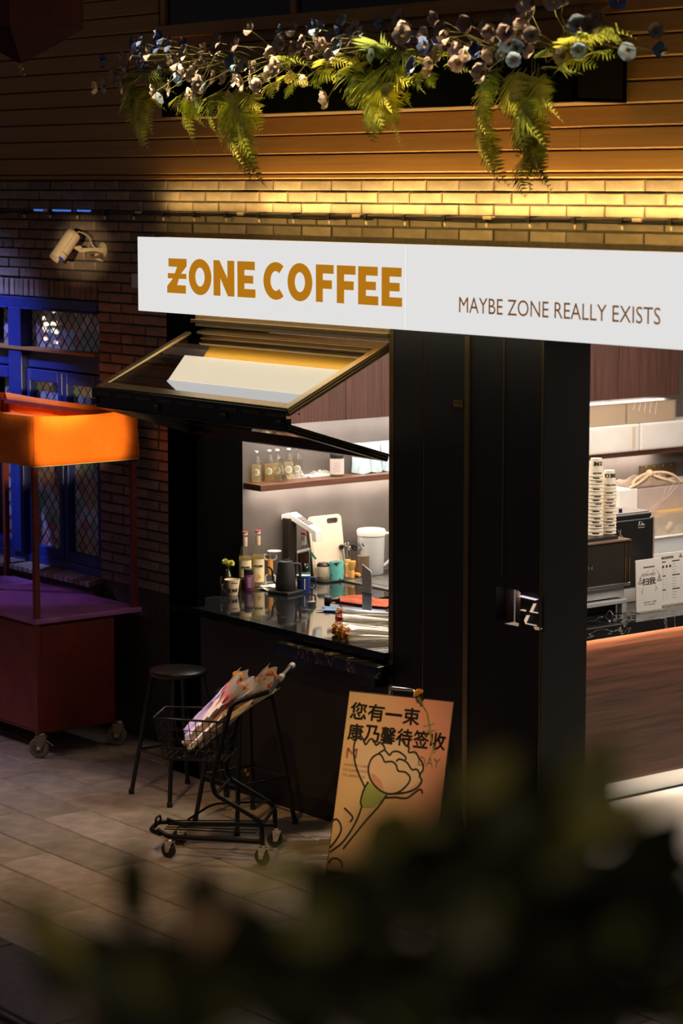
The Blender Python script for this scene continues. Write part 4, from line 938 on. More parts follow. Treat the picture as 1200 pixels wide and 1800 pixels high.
stemp = [epx(*q) for q in ((430, 775), (385, 870), (375, 960), (470, 960), (560, 868), (500, 830))]
fillp(stemp, GRN, .0023); fillp(front[:-1], mat('poster_petal', (.72, .50, .33), .6), .0023)
fillp([epx(*q) for q in ((436, 720), (450, 770), (490, 815), (540, 840), (520, 770), (470, 720))], PINK, .00245)
for c in (back, right, front, mid1, mid2): pline(c)
pline(spl([epx(*q) for q in ((430, 775), (395, 840), (375, 920), (380, 960), (330, 1080), (250, 1200), (160, 1270))])); pline(spl([epx(*q) for q in ((560, 868), (500, 950), (420, 1040), (330, 1150), (250, 1250))])); pline(spl([epx(*q) for q in ((545, 890), (620, 885), (700, 890), (790, 830), (810, 860))]))
pline(spl([epx(*q) for q in ((300, 1060), (320, 1030), (300, 1000), (260, 960))])); pline(spl([epx(*q) for q in ((170, 1060), (205, 1040), (235, 1080), (235, 1130), (200, 1190), (160, 1240))])); pline(spl([epx(*q) for q in ((150, 1350), (170, 1320), (205, 1315), (240, 1340), (245, 1385))]))
# the real carnation taped to the board
tc_ = thing('taped_carnation', 'single orange carnation taped to the poster board corner', 'flower', E_(.40, .9, .01))
fb = E_(.375, 1.005, .022); sb = E_(.475, .74, .006)
h = ruffle(fb + EU * .005, (EU * .8 - EW * .45 + ED * .5), .026, CARN['amber'], tc_, seed=91)
MB().lathe([(.003, -.028), (.008, -.02), (.009, 0), (.013, .012)], fb - EU * .012, 10, (EU * .8 - EW * .35 + ED * .3)).build('calyx', CALYX, h, smooth=60)
MB().tube([fb - EU * .012, E_(.415, .935, .012), E_(.435, .87, .008), E_(.455, .80, .007), sb], .0028, 6).build('stem', CALYX, tc_)
for k, (x, y) in enumerate(((.44, .865), (.452, .80), (.47, .76))): MB().grid(lambda s, t, x=x, y=y, k=k: E_(x + (.035 * s) * (1 if k % 2 else -.4), y - .05 * s + .008 * (t - .5) * math.sin(math.pi * min(.97, s + .05)), .008 + .008 * s), 5, 1).build('leaf', CALYX, tc_, solid=.0008)
for k in (0, 1): MB().obox(E_(.405 + .01 * k, .862 - .03 * k, .009), EW * .055 + EU * .018, EU * .010, ED * .0006).build('tape', CELLO, tc_)

# ------------------------------------------------------------------ things on the wall shelf
ZS = 1.584
PALEG = glass('pale_green_glass', (.985, .985, .95), .04, .55, 2.8)
AMB = mat('amber_drink', (.62, .50, .20), .2, var=.1, scale=20)
def liquid(name, tint): return glass(name, tint, .0, .2, 4, 0., (tint[0], tint[1] * .92, tint[2] * .75), .0 if min(tint) > .85 else .22)
LABW = mat('cream_label', (.72, .66, .55), .6, var=.06, scale=30)
def bottle(c, h, r, neck, label, cat='bottle', group=None, gm=None, liq=None, fill=.6, cap=None, capr=None, name='glass_bottle', sh=.55):
    """gm glass, liq liquid material; sh = height of the shoulder"""
    c = Vector(c); t = thing(name, label, cat, c, group)
    body = [(r * .85, .001), (r, .006), (r, h * sh), (r * .92, h * (sh + .07)), (neck * 1.5, h * (sh + .22)), (neck, h * (sh + .32)), (neck, h * .95), (neck * 1.15, h * .955), (neck * 1.15, h * .97)]
    MB().lathe(body, c, 24).build('glass_body', gm or GLASS, t, smooth=40)
    if liq:
        k = .93; f = h * fill
        pr = [(a * k, min(z, f)) for a, z in body if z < f]; MB().lathe([(pr[0][0], .004)] + pr[1:] + [(pr[-1][0], f)], c, 20).build('liquid', liq, t, smooth=40)
    cr = capr or neck * 1.25
    MB().lathe([(cr, h * .945), (cr, h * .998), (cr * .9, h), (.001, h)], c, 16).build('cap', cap or WHITE, t, smooth=40)
    return t
def band(c, r, z0, z1, a0, a1, m, parent, name='label', n=14, r1=None):
    r1 = r if r1 is None else r1
    return MB().grid(lambda s, q: Vector((c[0] + (r + (r1 - r) * q) * math.cos(a0 + (a1 - a0) * s), c[1] + (r + (r1 - r) * q) * math.sin(a0 + (a1 - a0) * s), c[2] + z0 + (z1 - z0) * q)), n, 2).build(name, m, parent, smooth=180)
LIQY = liquid('pale_gold_liquid', (.97, .93, .76)); LIQO = liquid('orange_liquid', (.98, .86, .66)); LIQP = liquid('peach_liquid', (.98, .92, .82))
bsp = [((438, 846), LIQY, 'pale drink bottle nearest the window jamb on the wall shelf'), ((455, 843), LIQO, 'orange-labelled drink bottle, second from the jamb on the shelf'), ((471, 842), LIQY, 'green-gold drink bottle in the middle of the shelf row'), ((487, 839.5), LIQP, 'drink bottle directly behind the conical flask'), ((505, 838.5), None, 'empty clear drink bottle at the shelf row end by the flask')]
for (px, py), lq, lb in bsp:
    p = oZ(px, py, ZS); p.x = max(p.x, -11.385)
    t = bottle(p, .185, .0285, .0095, lb, group='drink bottles on the wall shelf', gm=PALEG, liq=lq, fill=.55, cap=WHITE, name='drink_bottle', sh=.56)
    n = 16; ce = Vector((math.cos(FACE), math.sin(FACE), 0)); sd_ = Vector((-ce.y, ce.x, 0))
    for rr_, m, e in ((.021, LABW, .0), (.0145, mat('label_print', (.42, .40, .26), .6, var=.3, scale=60), .0006)):
        def fnl(s, q, rr_=rr_, e=e):
            a = 2 * math.pi * s; lx, lz = rr_ * q * math.cos(a), rr_ * q * math.sin(a); an = lx / .0285
            return p + ce * ((.0292 + e) * math.cos(an)) + sd_ * ((.0292 + e) * math.sin(an)) + Z3 * (.062 + lz)
        MB().grid(fnl, n, 2).build('label', m, t)
p = oZ(493, 846.5, ZS); p.x = max(p.x, -11.365)
t = thing('conical_flask', 'clear conical glass flask in front of the drink bottles', 'flask', p)
MB().lathe([(.030, .002), (.044, .008), (.045, .014), (.012, .115), (.0105, .135), (.013, .138), (.0115, .138), (.0095, .134), (.0105, .115), (.0425, .016), (.001, .009)], p, 28, caps=False).build('glass_body', GLASS, t, smooth=40)
MB().lathe([(.040, .010), (.0415, .016), (.034, .036), (.001, .036)], p, 24).build('liquid', liquid('water_liquid', (.93, .93, .92)), t, smooth=40)
p = oZ(548, 838, ZS)
t = thing('napkin_pack', 'crumpled clear pack of white napkins lying on the wall shelf', 'napkins', p)
MB().obox(p + Vector((-.05, -.05, 0)), (.10, .0, 0), (0, .17, 0), (0, 0, .014)).build('napkin_stack', PAPER, t, bevel=.005)
def crump(c, sx, sy, sz, seed):
    r_ = random.Random(seed); ph = [r_.uniform(0, 6) for _ in range(8)]
    return lambda s, q: Vector(c) + Vector((sx * (s - .5), sy * (q - .5), sz * max(0, (1 - (2 * s - 1) ** 4) * (1 - (2 * q - 1) ** 4)) * (.7 + .3 * math.sin(13 * s + ph[0]) * math.cos(11 * q + ph[1]) + .2 * math.sin(23 * q + 9 * s + ph[2]))))
MB().grid(crump(p + Vector((-.02, -.12, .001)), .09, .16, .05, 3), 14, 18).build('plastic_wrap', CELLO, t, solid=.001)
MB().grid(crump(p + Vector((0, .06, .014)), .10, .15, .022, 5), 12, 14).build('plastic_wrap', CELLO, t, solid=.001)
p = oZ(592, 837, ZS)
t = thing('supplement_jar', 'black-lidded jar with a pale wrap label beside the blue bags', 'jar', p)
MB().lathe([(.040, 0), (.0415, .004), (.0415, .112), (.039, .116)], p, 28).build('jar_body', mat('olive_jar', (.10, .09, .02), .3), t, smooth=40)
MB().lathe([(.0425, .113), (.0425, .136), (.040, .139), (.001, .139)], p, 28).build('lid', BLKG, t, smooth=40)
band(p, .0421, .014, .106, FACE - 1.6, FACE + 1.6, mat('pale_pink_label', (.62, .52, .50), .6, var=.08, scale=80), t)
for k in range(6): MB().grid(lambda s, q, k=k: Vector((p.x + .0425 * math.cos(FACE - .5 + .95 * s), p.y + .0425 * math.sin(FACE - .5 + .95 * s), p.z + .03 + .012 * k + .003 * q)), 8, 1).build('label_line', mat('grey_print', (.33, .28, .30), .7), t)
BAGM = mat('pale_blue_foil', (.40, .54, .58), .42, var=.08, scale=10)
def bag(c, w_, h, dpt, label, ry=0.):
    """stand-up pouch: flat sealed top, gusseted foot, dented front"""
    c = Vector(c); t = thing('coffee_bag', label, 'bag', c, 'pale blue coffee bags on the shelf')
    u = Vector((math.sin(ry), math.cos(ry), 0)); n = Vector((u.y, -u.x, 0)); r_ = random.Random(int(w_ * 999) + int(ry * 77)); a = r_.uniform(.3, .7)
    def fn(sg):
        def f(s, q):
            x = (s - .5) * w_ * (1 - .10 * math.sin(math.pi * q)); dp = dpt * (1 - q ** 1.3) * (1 - .8 * abs(2 * s - 1) ** 3) * .5
            dent = .012 * max(0, 1 - abs(s - a - .5 * (q - .3)) * 6) * (1 - q)
            return c + u * x + n * (sg * (dp - dent * (sg > 0)) + .008 * (1 - q) * sg + .0006 * sg) + Z3 * (h * q - .012 * (1 - q) * (1 - (2 * s - 1) ** 2) * 0 + .010 * (1 - q) ** 3 * abs(2 * s - 1))
        return f
    MB().grid(fn(1), 14, 14).build('front_panel', BAGM, t, smooth=25); MB().grid(fn(-1), 10, 8).build('back_panel', BAGM, t, smooth=25)
    MB().obox(c + u * (-.5 * w_) - n * .002 + Z3 * (h - .012), u * w_, n * .004, Z3 * .012).build('seal', BAGM, t)
    for k in range(2): lettering('ESPRESSO' if k else 'COFFEE', c + u * (-.022) + n * (.020) + Z3 * (h * .62 - .016 * k), u * .045, Z3 * .008).build('label_text', mat('bag_print', (.20, .32, .36), .7), t)
    return t
for (x0, x1, y), lb, ry in (((610, 640, 831), 'pale blue coffee bag next to the black-lidded jar', .25), ((637, 662, 829), 'pale blue coffee bag in the middle of the bag row', -.05), ((661, 680, 827), 'pale blue coffee bag just short of the black post', .12), ((679, 696, 825), 'pale blue coffee bag half hidden by the black post', 0.)):
    p = oZ((x0 + x1) / 2, y, ZS); p.x = max(p.x, -11.36); bag(p, (x1 - x0) / 290 / .80, .185, .07, lb, ry)
# parcels further along the shelf
PARC = mat('parcel_white', (.70, .67, .66), .6, var=.06, scale=5); KRAFT = mat('kraft_card', (.50, .36, .25), .7, var=.08, scale=10)
ya, ymid, yb_ = 10.35, oX(1128, 770, -11.2)[1], 12.0
for y0, y1, lb in ((ya, ymid - .004, 'white wrapped parcel on the shelf nearer the black post'), (ymid + .004, yb_, 'white wrapped parcel at the far end of the shelf')):
    t = thing('wrapped_parcel', lb, 'parcel', (-11.3, (y0 + y1) / 2, ZS), 'white wrapped parcels')
    MB().box(-11.405, -11.215, y0, y1, ZS, ZS + .178).build('parcel_body', PARC, t, bevel=.012)
    n_ = 3
    for k in range(n_): MB().grid(crump((0, 0, 0), 1, 1, 1, k), 1, 1); MB().grid(lambda s, q, k=k: Vector((-11.2146 + .0010 * math.sin(9 * s + 7 * q + k), y0 + (y1 - y0) * (.05 + .3 * k + .28 * s), ZS + .02 + .14 * q)), 6, 5).build('wrap_fold', PARC, t, solid=.0008)
    MB().box(-11.216, -11.2125, y1 - .07, y1 - .045, ZS + .02, ZS + .16).build('tape', mat('buff_tape', (.60, .48, .38), .4), t)
for y0, y1, lb in ((10.5, oX(1104, 720, -11.22)[1] - .004, 'kraft carton in clear film, nearer the black post'), (oX(1104, 720, -11.22)[1] + .004, oX(1190, 720, -11.22)[1], 'kraft carton in clear film above the far white parcel')):
    t = thing('filmed_carton', lb, 'carton', (-11.3, (y0 + y1) / 2, ZS + .179), 'kraft cartons on the parcels')
    MB().box(-11.395, -11.235, y0 + .004, y1 - .006, ZS + .180, ZS + .312).build('carton', KRAFT, t, bevel=.004)
    MB().box(-11.402, -11.226, y0, y1, ZS + .179, ZS + .319).build('film', CELLO, t, bevel=.006)
    for k in range(5): MB().tube([(-11.225, y0 + .06 + .05 * k, ZS + .31), (-11.224, y0 + .045 + .05 * k, ZS + .27 - .01 * k)], .0015, 4).build('film_crease', mat('film_white', (.8, .77, .72), .3), t)

# ------------------------------------------------------------------ things on the counter by the window
def cz_(px, py, z=CT): return oZ(px, py, z)
def cup_shell(p, r0, r1, h, m, t, name='cup_body', th=.0022, seg=28):
    return MB().lathe([(.001, .004), (r0 - th, .004), (r1 - th, h), (r1, h + .001), (r1 + .0006, h - .002), (r0, .001), (r0 * .95, 0), (.001, .001)], p, seg, caps=False).build(name, m, t, smooth=40)
p = cz_(378, 1043)
t = thing('plastic_cup', 'clear plastic cup of water at the jamb end of the counter', 'cup', p)
cup_shell(p, .029, .0425, .100, GLASS, t); MB().lathe([(.043, .096), (.0455, .098), (.0455, .101), (.043, .102)], p, 28).build('rim', GLASS, t, smooth=40)
MB().lathe([(.028, .005), (.038, .070), (.001, .070)], p, 24).build('water', liquid('water_liquid', (.9, .9, .9)), t, smooth=40)
MB().obox(p + Vector((math.cos(FACE - .6), math.sin(FACE - .6), 0)) * .0385 + Z3 * .064, Vector((-math.sin(FACE - .6), math.cos(FACE - .6), 0)) * .024, Z3 * .013, Vector((math.cos(FACE), math.sin(FACE), 0)) * .0008).build('sticker', PAPER, t)
p = cz_(401, 1040)
t = thing('bud_vase', 'small clear glass vase holding one pale yellow carnation', 'vase', p)
MB().lathe([(.030, 0), (.033, .005), (.034, .060), (.028, .080), (.012, .105), (.0105, .125), (.013, .130), (.0118, .130), (.009, .124), (.026, .078), (.031, .058), (.030, .008), (.001, .006)], p, 24, caps=False).build('glass_body', GLASS, t, smooth=40)
MB().lathe([(.029, .008), (.030, .05), (.001, .05)], p, 20).build('water', liquid('water_liquid', (.9, .9, .9)), t, smooth=40)
t = thing('vase_carnation', 'pale yellow-green carnation standing in the small glass vase', 'flower', p + Z3 * .02)
MB().tube([p + Z3 * .012, p + Z3 * .13 + VR * .002, p + Z3 * .165 + VR * .003], .0026, 6).build('stem', CALYX, t)
for k, (a, b2) in enumerate(((-.012, .006), (.014, -.008), (.002, .016))): ruffle(p + Z3 * (.168 - .008 * k) + VR * a, Z3 + VR * a * 55 - VF * .5, .021, CARN['yellow'], t, seed=120 + k)
CUPM = mat('paper_cup', (.80, .62, .40), .6, var=.03)
p = cz_(408, 1046)
t = thing('paper_cup', 'cream paper cup printed with the shop name beside the vase', 'cup', p)
cup_shell(p, .031, .0435, .090, CUPM, t); MB().tube([p + Vector((.0437 * math.cos(a), .0437 * math.sin(a), .090)) for a in [i * math.pi / 12 for i in range(24)]], .0018, 6, True).build('rolled_rim', CUPM, t, smooth=60)
MB().lathe([(.036, .040), (.040, .062), (.001, .062)], p, 20).build('coffee', mat('coffee_brown', (.06, .03, .015), .3), t)
MB().grid(wrap(p, .033, .0405, .012, .070, FACE - 2.5, FACE - 1.3), 4, 4)
hl_ = Vector((math.cos(FACE - 1.55), math.sin(FACE - 1.55), 0)); MB().tube([p + hl_ * .036 + Z3 * .066, p + hl_ * .056 + Z3 * .062, p + hl_ * .056 + Z3 * .032, p + hl_ * .033 + Z3 * .026], .004, 8).build('handle', CUPM, t, smooth=60)
lettering('ZONE', (0, 0, 0), X3, Y3, fn=wrap(p, .0338, .0368, .020, .042, FACE - .75, FACE + 1.05), bold=.03).build('lettering', INK, t)
lettering('MAYBE ZONE', (0, 0, 0), X3, Y3, fn=wrap(p, .0412, .0422, .071, .077, FACE - .05, FACE + .9), bold=.02).build('lettering', INK, t)
PUR = mat('purple_label', (.17, .03, .10), .45, var=.15, scale=30)
p = cz_(437, 1038)
t = thing('vitamin_bottle', 'dark purple bottle with a black cap beside the paper cup', 'bottle', p)
MB().lathe([(.026, 0), (.0275, .004), (.0275, .092), (.024, .098)], p, 24).build('bottle_body', PUR, t, smooth=40)
MB().lathe([(.0285, .098), (.0285, .124), (.027, .127), (.001, .127)], p, 24).build('cap', BLKG, t, smooth=40)
for k in range(7): MB().grid(lambda s, q, k=k: Vector((p.x + .0279 * math.cos(FACE - .2 + .8 * s), p.y + .0279 * math.sin(FACE - .2 + .8 * s), p.z + .022 + .009 * k + .004 * q)), 6, 1).build('label_line', mat('lilac_print', (.55, .38, .50), .6), t)
p = cz_(425, 1037); p.y += .02
t = thing('spice_jar', 'little dark red jar with a white lid behind the purple bottle', 'jar', p)
MB().lathe([(.018, 0), (.019, .003), (.019, .055), (.017, .06)], p, 20).build('jar_body', mat('dark_red_glass', (.14, .02, .02), .2), t, smooth=40); MB().lathe([(.020, .06), (.020, .078), (.001, .08)], p, 20).build('lid', WHITE, t, smooth=40)
SYR = liquid('syrup_amber', (.98, .88, .58)); CAPR = mat('red_cap', (.65, .10, .10), .4)
def syrup(p, lb):
    t = bottle(p, .330, .038, .0135, lb, group='syrup bottles by the jamb', gm=PALEG, liq=SYR, fill=.56, cap=WHITE, capr=.0155, name='syrup_bottle', sh=.52)
    MB().lathe([(.0162, .322), (.0162, .331), (.001, .3315)], p, 16).build('cap_top', CAPR, t, smooth=40)
    band(p, .0385, .03, .165, FACE - 1.3, FACE + 1.3, mat('syrup_label', (.80, .66, .38), .6, var=.10, scale=25), t)
    band(p, .0141, .245, .300, FACE - 1.4, FACE + 1.4, mat('neck_label', (.78, .55, .42), .6), t)
    lettering('MONIN', (0, 0, 0), X3, Y3, fn=wrap(p, .0391, .0391, .118, .132, FACE - .55, FACE + .75), bold=.02).build('lettering', INK, t)
    for k in range(3): MB().lathe([(.001, 0), (.007, .001), (.001, .002)], p + Vector((math.cos(FACE + .15 * k), math.sin(FACE + .15 * k), 0)) * .0392 + Z3 * (.06 + .012 * (k % 2)), 10, (math.cos(FACE), math.sin(FACE), 0)).build('fruit_print', mat('orange_print', (.85, .42, .05), .6), t)
p = cz_(429, 1027); p.x = -11.365; p.y = 8.215; syrup(p, 'syrup bottle partly hidden by the black jamb')
p = cz_(445, 1022); p.x = -11.36; p.y = 8.305; syrup(p, 'taller-looking syrup bottle with an orange fruit label')
# hand-juicer style grinder on its stand
p = cz_(466, 1019); p.x = -11.37; p.y = 8.40
t = thing('dosing_stand', 'white wire stand with an orange handle and a saucer on top', 'stand', p)
MB().tube([p + Vector((.045 * math.cos(a), .045 * math.sin(a), .006)) for a in [R(20 * k) for k in range(18)]], .005, 6, True).tube(sm([p + VR * -.026 + Z3 * .006, p + VR * -.030 + Z3 * .05, p + VR * -.012 + Z3 * .062, p + VR * .012 + Z3 * .062, p + VR * .030 + Z3 * .05, p + VR * .026 + Z3 * .006]), .0045, 8).build('base_ring', WHITE, t, smooth=60)
MB().lathe([(.004, .055), (.0155, .062), (.0165, .09), (.0165, .13), (.014, .150), (.004, .156)], p, 20).build('handle', mat('orange_handle', (.85, .36, .06), .45, var=.08), t, smooth=50)
MB().tube(sm([p + VR * -.036 + Z3 * .178, p + VR * -.034 + Z3 * .150, p + Z3 * .142, p + VR * .034 + Z3 * .150, p + VR * .036 + Z3 * .178]), .005, 8).tube([p + VR * -.036 + Z3 * .178, p + VR * .036 + Z3 * .178], .004, 8).tube([p + Z3 * .15, p + Z3 * .186], .003, 6).build('fork', WHITE, t, smooth=60)
MB().lathe([(.010, .186), (.034, .190), (.042, .200), (.040, .201), (.030, .194), (.001, .193)], p + VR * .024, 24).build('saucer', WHITE, t, smooth=50)
p = cz_(489, 1020); p.x = -11.28; p.y = 8.50
t = thing('kitchen_scale', 'round white scale behind the black kettle', 'scale', p)
MB().lathe([(.064, 0), (.066, .004), (.066, .020), (.063, .023), (.001, .023)], p, 36).build('scale_body', WHITE, t, smooth=50)
MB().lathe([(.045, .0232), (.045, .030), (.001, .031)], p, 30).build('scale_plate', mat('dark_plate', (.12, .11, .10), .4), t, smooth=50)
p = cz_(470, 1036)
t = thing('folded_napkin', 'folded white paper napkin left beside the kettle base', 'napkin', p)
for k in range(3): MB().grid(lambda s, q, k=k: p + Vector((-.05 + .11 * s, -.04 + .10 * q + .012 * k, .002 + .006 * k + .008 * math.sin(3 * s + 2 * q + k) ** 2)), 8, 8).build('napkin_layer', PAPER, t, smooth=60, solid=.0015)
p = cz_(502, 1043)
t = thing('gooseneck_kettle', 'matt black gooseneck kettle on a square black base', 'kettle', p)
KU = VR.copy(); KB = mat('kettle_black', (.010, .010, .010), .5, var=.1)
fx = Vector((math.cos(.25), math.sin(.25), 0)); fy = Vector((-fx.y, fx.x, 0))
MB().obox(p - fx * .075 - fy * .075, fx * .15, fy * .15, Z3 * .020).build('kettle_base', KB, t, bevel=.006)
kc = p + Z3 * .022
MB().lathe([(.058, 0), (.060, .004), (.058, .05), (.046, .152), (.044, .158), (.001, .160)], kc, 32).build('kettle_body', KB, t, smooth=40)
ld = MB().lathe([(.040, .158), (.040, .164), (.001, .168)], kc, 28).build('lid', KB, t, smooth=40)
MB().obox(kc - KU * .012 + Z3 * .166 - VF * -.005, KU * .034 + Z3 * .004, Vector((-KU.y, KU.x, 0)) * .014, Z3 * .008).build('lid_tab', KB, ld, bevel=.002)
MB().tube(sm([kc - KU * .050 + Z3 * .03, kc - KU * .074 + Z3 * .05, kc - KU * .078 + Z3 * .115, kc - KU * .098 + Z3 * .135, kc - KU * .108 + Z3 * .13]), .0055, 10).build('spout', KB, t, smooth=60)
MB().tube(sm([kc + KU * .044 + Z3 * .148, kc + KU * .085 + Z3 * .15, kc + KU * .082 + Z3 * .06, kc + KU * .078 + Z3 * .055]), .008, 10).build('handle', KB, t, smooth=60)
def mug(p, r, h, m, label, hm, ang, name='mug', lid=None):
    t = thing(name, label, 'mug', p)
    cup_shell(p, r * .98, r, h, m, t, 'mug_body', .004)
    u = Vector((math.cos(ang), math.sin(ang), 0))
    MB().tube(sm([p + u * (r * .96) + Z3 * (h * .84), p + u * (r * 1.75) + Z3 * (h * .86), p + u * (r * 1.75) + Z3 * (h * .2), p + u * (r * .96) + Z3 * (h * .22)]), .005, 8).build('handle', hm, t, smooth=60)
    MB().lathe([(r * .9, h * .97), (.001, h * .97)], p, 20, caps=False).build('mug_inside', WHITE if m.name != 'turquoise_glaze' else CHROME, t)
    return t
p = cz_(533, 1040); NAVY = mat('navy_glaze', (.012, .030, .13), .2, var=.08)
t = mug(p, .040, .098, NAVY, 'navy blue mug with white vertical lettering beside the kettle', NAVY, FACE + R(88))
MB().lathe([(.0405, .094), (.0408, .099), (.037, .0995)], p, 28, caps=False).build('rim', WHITE, t, smooth=60)
def vfn(s, q): a = FACE + .15 - .13 * q; return Vector((p.x + .0407 * math.cos(a + .13), p.y + .0407 * math.sin(a + .13), p.z + .018 + .062 * s))
lettering('WONDERLAB', (0, 0, 0), X3, Y3, fn=vfn, bold=.02).build('lettering', WHITE, t)
p = cz_(538, 1012); p.x = -11.30; p.y = 8.60
t = thing('spray_bottle', 'clear green spray bottle with a white trigger head', 'bottle', p)
GRB = glass('green_plastic', (.52, .82, .62), .08, .8, 2.5); GRT = mat('green_trigger', (.04, .42, .20), .4); 
MB().lathe([(.033, 0), (.036, .005), (.036, .075), (.034, .09), (.022, .115), (.015, .125), (.015, .138)], p, 26).build('bottle_body', GRB, t, smooth=40)
MB().lathe([(.034, .004), (.0345, .055), (.001, .055)], p, 24).build('liquid', liquid('water_liquid', (.9, .9, .9)), t, smooth=40)
MB().lathe([(.0175, .124), (.0175, .150), (.001, .150)], p, 18).build('collar', GRT, t, smooth=40)
hd_ = MB().lathe([(.012, .150), (.013, .170), (.001, .171)], p, 14).obox(p - VR * .045 + Z3 * .172 - VF * .010, VR * .078 + Z3 * .020, VF * .020, Z3 * .018).build('spray_head', WHITE, t, bevel=.003)
MB().obox(p + VR * .026 + Z3 * .182 - VF * .007, VR * .034 - Z3 * .045, VF * .014, VR * .014 + Z3 * .006).build('trigger', GRT, hd_, bevel=.002)
# water tap with a slanted control head
p = Vector((-11.36, 8.535, CT))
t = thing('water_dispenser', 'slim bronze water dispenser with a slanted white control head', 'dispenser', p)
DB = mat('dispenser_bronze', (.045, .032, .024), .3, .5, var=.08)
MB().box(p.x - .030, p.x + .030, p.y - .032, p.y + .032, CT, 1.36).build('column', DB, t, bevel=.004)
dh = thing('x', 'x', 'x', p); bpy.data.objects.remove(dh)
a_, b_ = Vector((p.x - .035, p.y - .035, 1.378)), Vector((.17, .06, -.085))
hdp = MB().prism([(0, 0), (.06, .012), (.235, -.082), (.240, -.145), (.215, -.145), (.205, -.098), (.06, -.026), (0, -.03)], a_, Vector((.93, .37, 0)), Z3, Vector((-.37, .93, 0)) * .075).build('control_head', WHITE, t, bevel=.003)
pn = a_ + Vector((.93, .37, 0)) * .105 + Z3 * -.0105 + Vector((-.37, .93, 0)) * .008
sl_ = (Vector((.93, .37, 0)) * .175 - Z3 * .094).normalized(); nn_ = sl_.cross(Vector((-.37, .93, 0))).normalized(); nn_ = nn_ if nn_.z > 0 else -nn_
MB().obox(pn + nn_ * .001, sl_ * .085, Vector((-.37, .93, 0)) * .058, nn_ * .0015).build('key_panel', BLKG, hdp)
for i in range(4):
    for j in range(3): MB().obox(pn + nn_ * .0026 + sl_ * (.006 + .02 * i) + Vector((-.37, .93, 0)) * (.005 + .018 * j), sl_ * .010, Vector((-.37, .93, 0)) * .009, nn_ * .0004).build('key', mat('grey_print', (.33, .28, .30), .7), hdp)
p = Vector((-11.315, 8.605, CT))
t = bottle(p, .30, .036, .0135, 'dark syrup bottle with a red cap standing under the water dispenser', liq=mat('dark_syrup', (.03, .008, .008), .15), fill=.60, cap=CAPR, capr=.016, name='dark_syrup_bottle', sh=.58, gm=GLASS)
band(p, .0142, .225, .275, FACE - 1.4, FACE + 1.4, LABW, t); band(p, .0366, .02, .065, FACE - 1.3, FACE + 1.3, mat('blue_label', (.30, .36, .48), .6), t)
# cutting board leaning on the wall
bt, bb = -11.412, -11.352; yl, yr = oX(542, 960, -11.40)[1], oX(599, 960, -11.40)[1]
t = thing('cutting_board', 'cream cutting board with a handle slot leaning on the grey wall', 'board', ((bt + bb) / 2, (yl + yr) / 2, CT))
bu, bv = Vector((0, yr - yl, 0)), Vector((bt - bb, 0, 1.345 - CT)); bn = bu.cross(bv).normalized(); bn = bn if bn.x > 0 else -bn
def rrect(x0, x1, y0, y1, r, n=5): return [(cx + r * math.cos(a), cy + r * math.sin(a)) for cx, cy, s0 in ((x1 - r, y1 - r, 0), (x0 + r, y1 - r, 90), (x0 + r, y0 + r, 180), (x1 - r, y0 + r, 270)) for a in [R(s0 + 90 * k / n) for k in range(n + 1)]]
BRD = mat('cutting_board_cream', (.70, .58, .44), .55, var=.04, scale=8)
W_, H_ = (yr - yl), bv.length; ev = bv.normalized(); o_ = Vector((bb, yl, CT))
bd = MB(); outer = rrect(0, W_, 0, H_, .028); slot = rrect(W_ * .55, W_ * .90, H_ * .86, H_ * .945, .012)
# outline with a slot, stitched as two half rings
import mathutils
def plate_with_hole(outer, hole, o, u, v, d, mb):
    tri = mathutils.geometry.tessellate_polygon([[Vector((a, b, 0)) for a, b in outer], [Vector((a, b, 0)) for a, b in hole]])
    pts = outer + hole; n = len(pts); B = [o + u * a + v * b for a, b in pts]; F = [q + d for q in B]
    fs = [tuple(i + n for i in f) for f in tri] + [tuple(reversed(f)) for f in tri]
    for a0, m_ in ((0, len(outer)), (len(outer), len(hole))): fs += [(a0 + i, a0 + (i + 1) % m_, n + a0 + (i + 1) % m_, n + a0 + i) for i in range(m_)]
    return mb.add(B + F, fs)
plate_with_hole(outer, slot, o_, Y3, ev, bn * .010, bd).build('board_plate', BRD, t)
for pts in (rrect(.012, W_ - .012, .012, H_ - .012, .02),): MB().tube([o_ + Y3 * a + ev * b + bn * .0105 for a, b in pts if not (a > W_ * .5 and b > H_ * .83)], .0016, 5).build('juice_groove', mat('board_groove', (.55, .44, .32), .6), t)
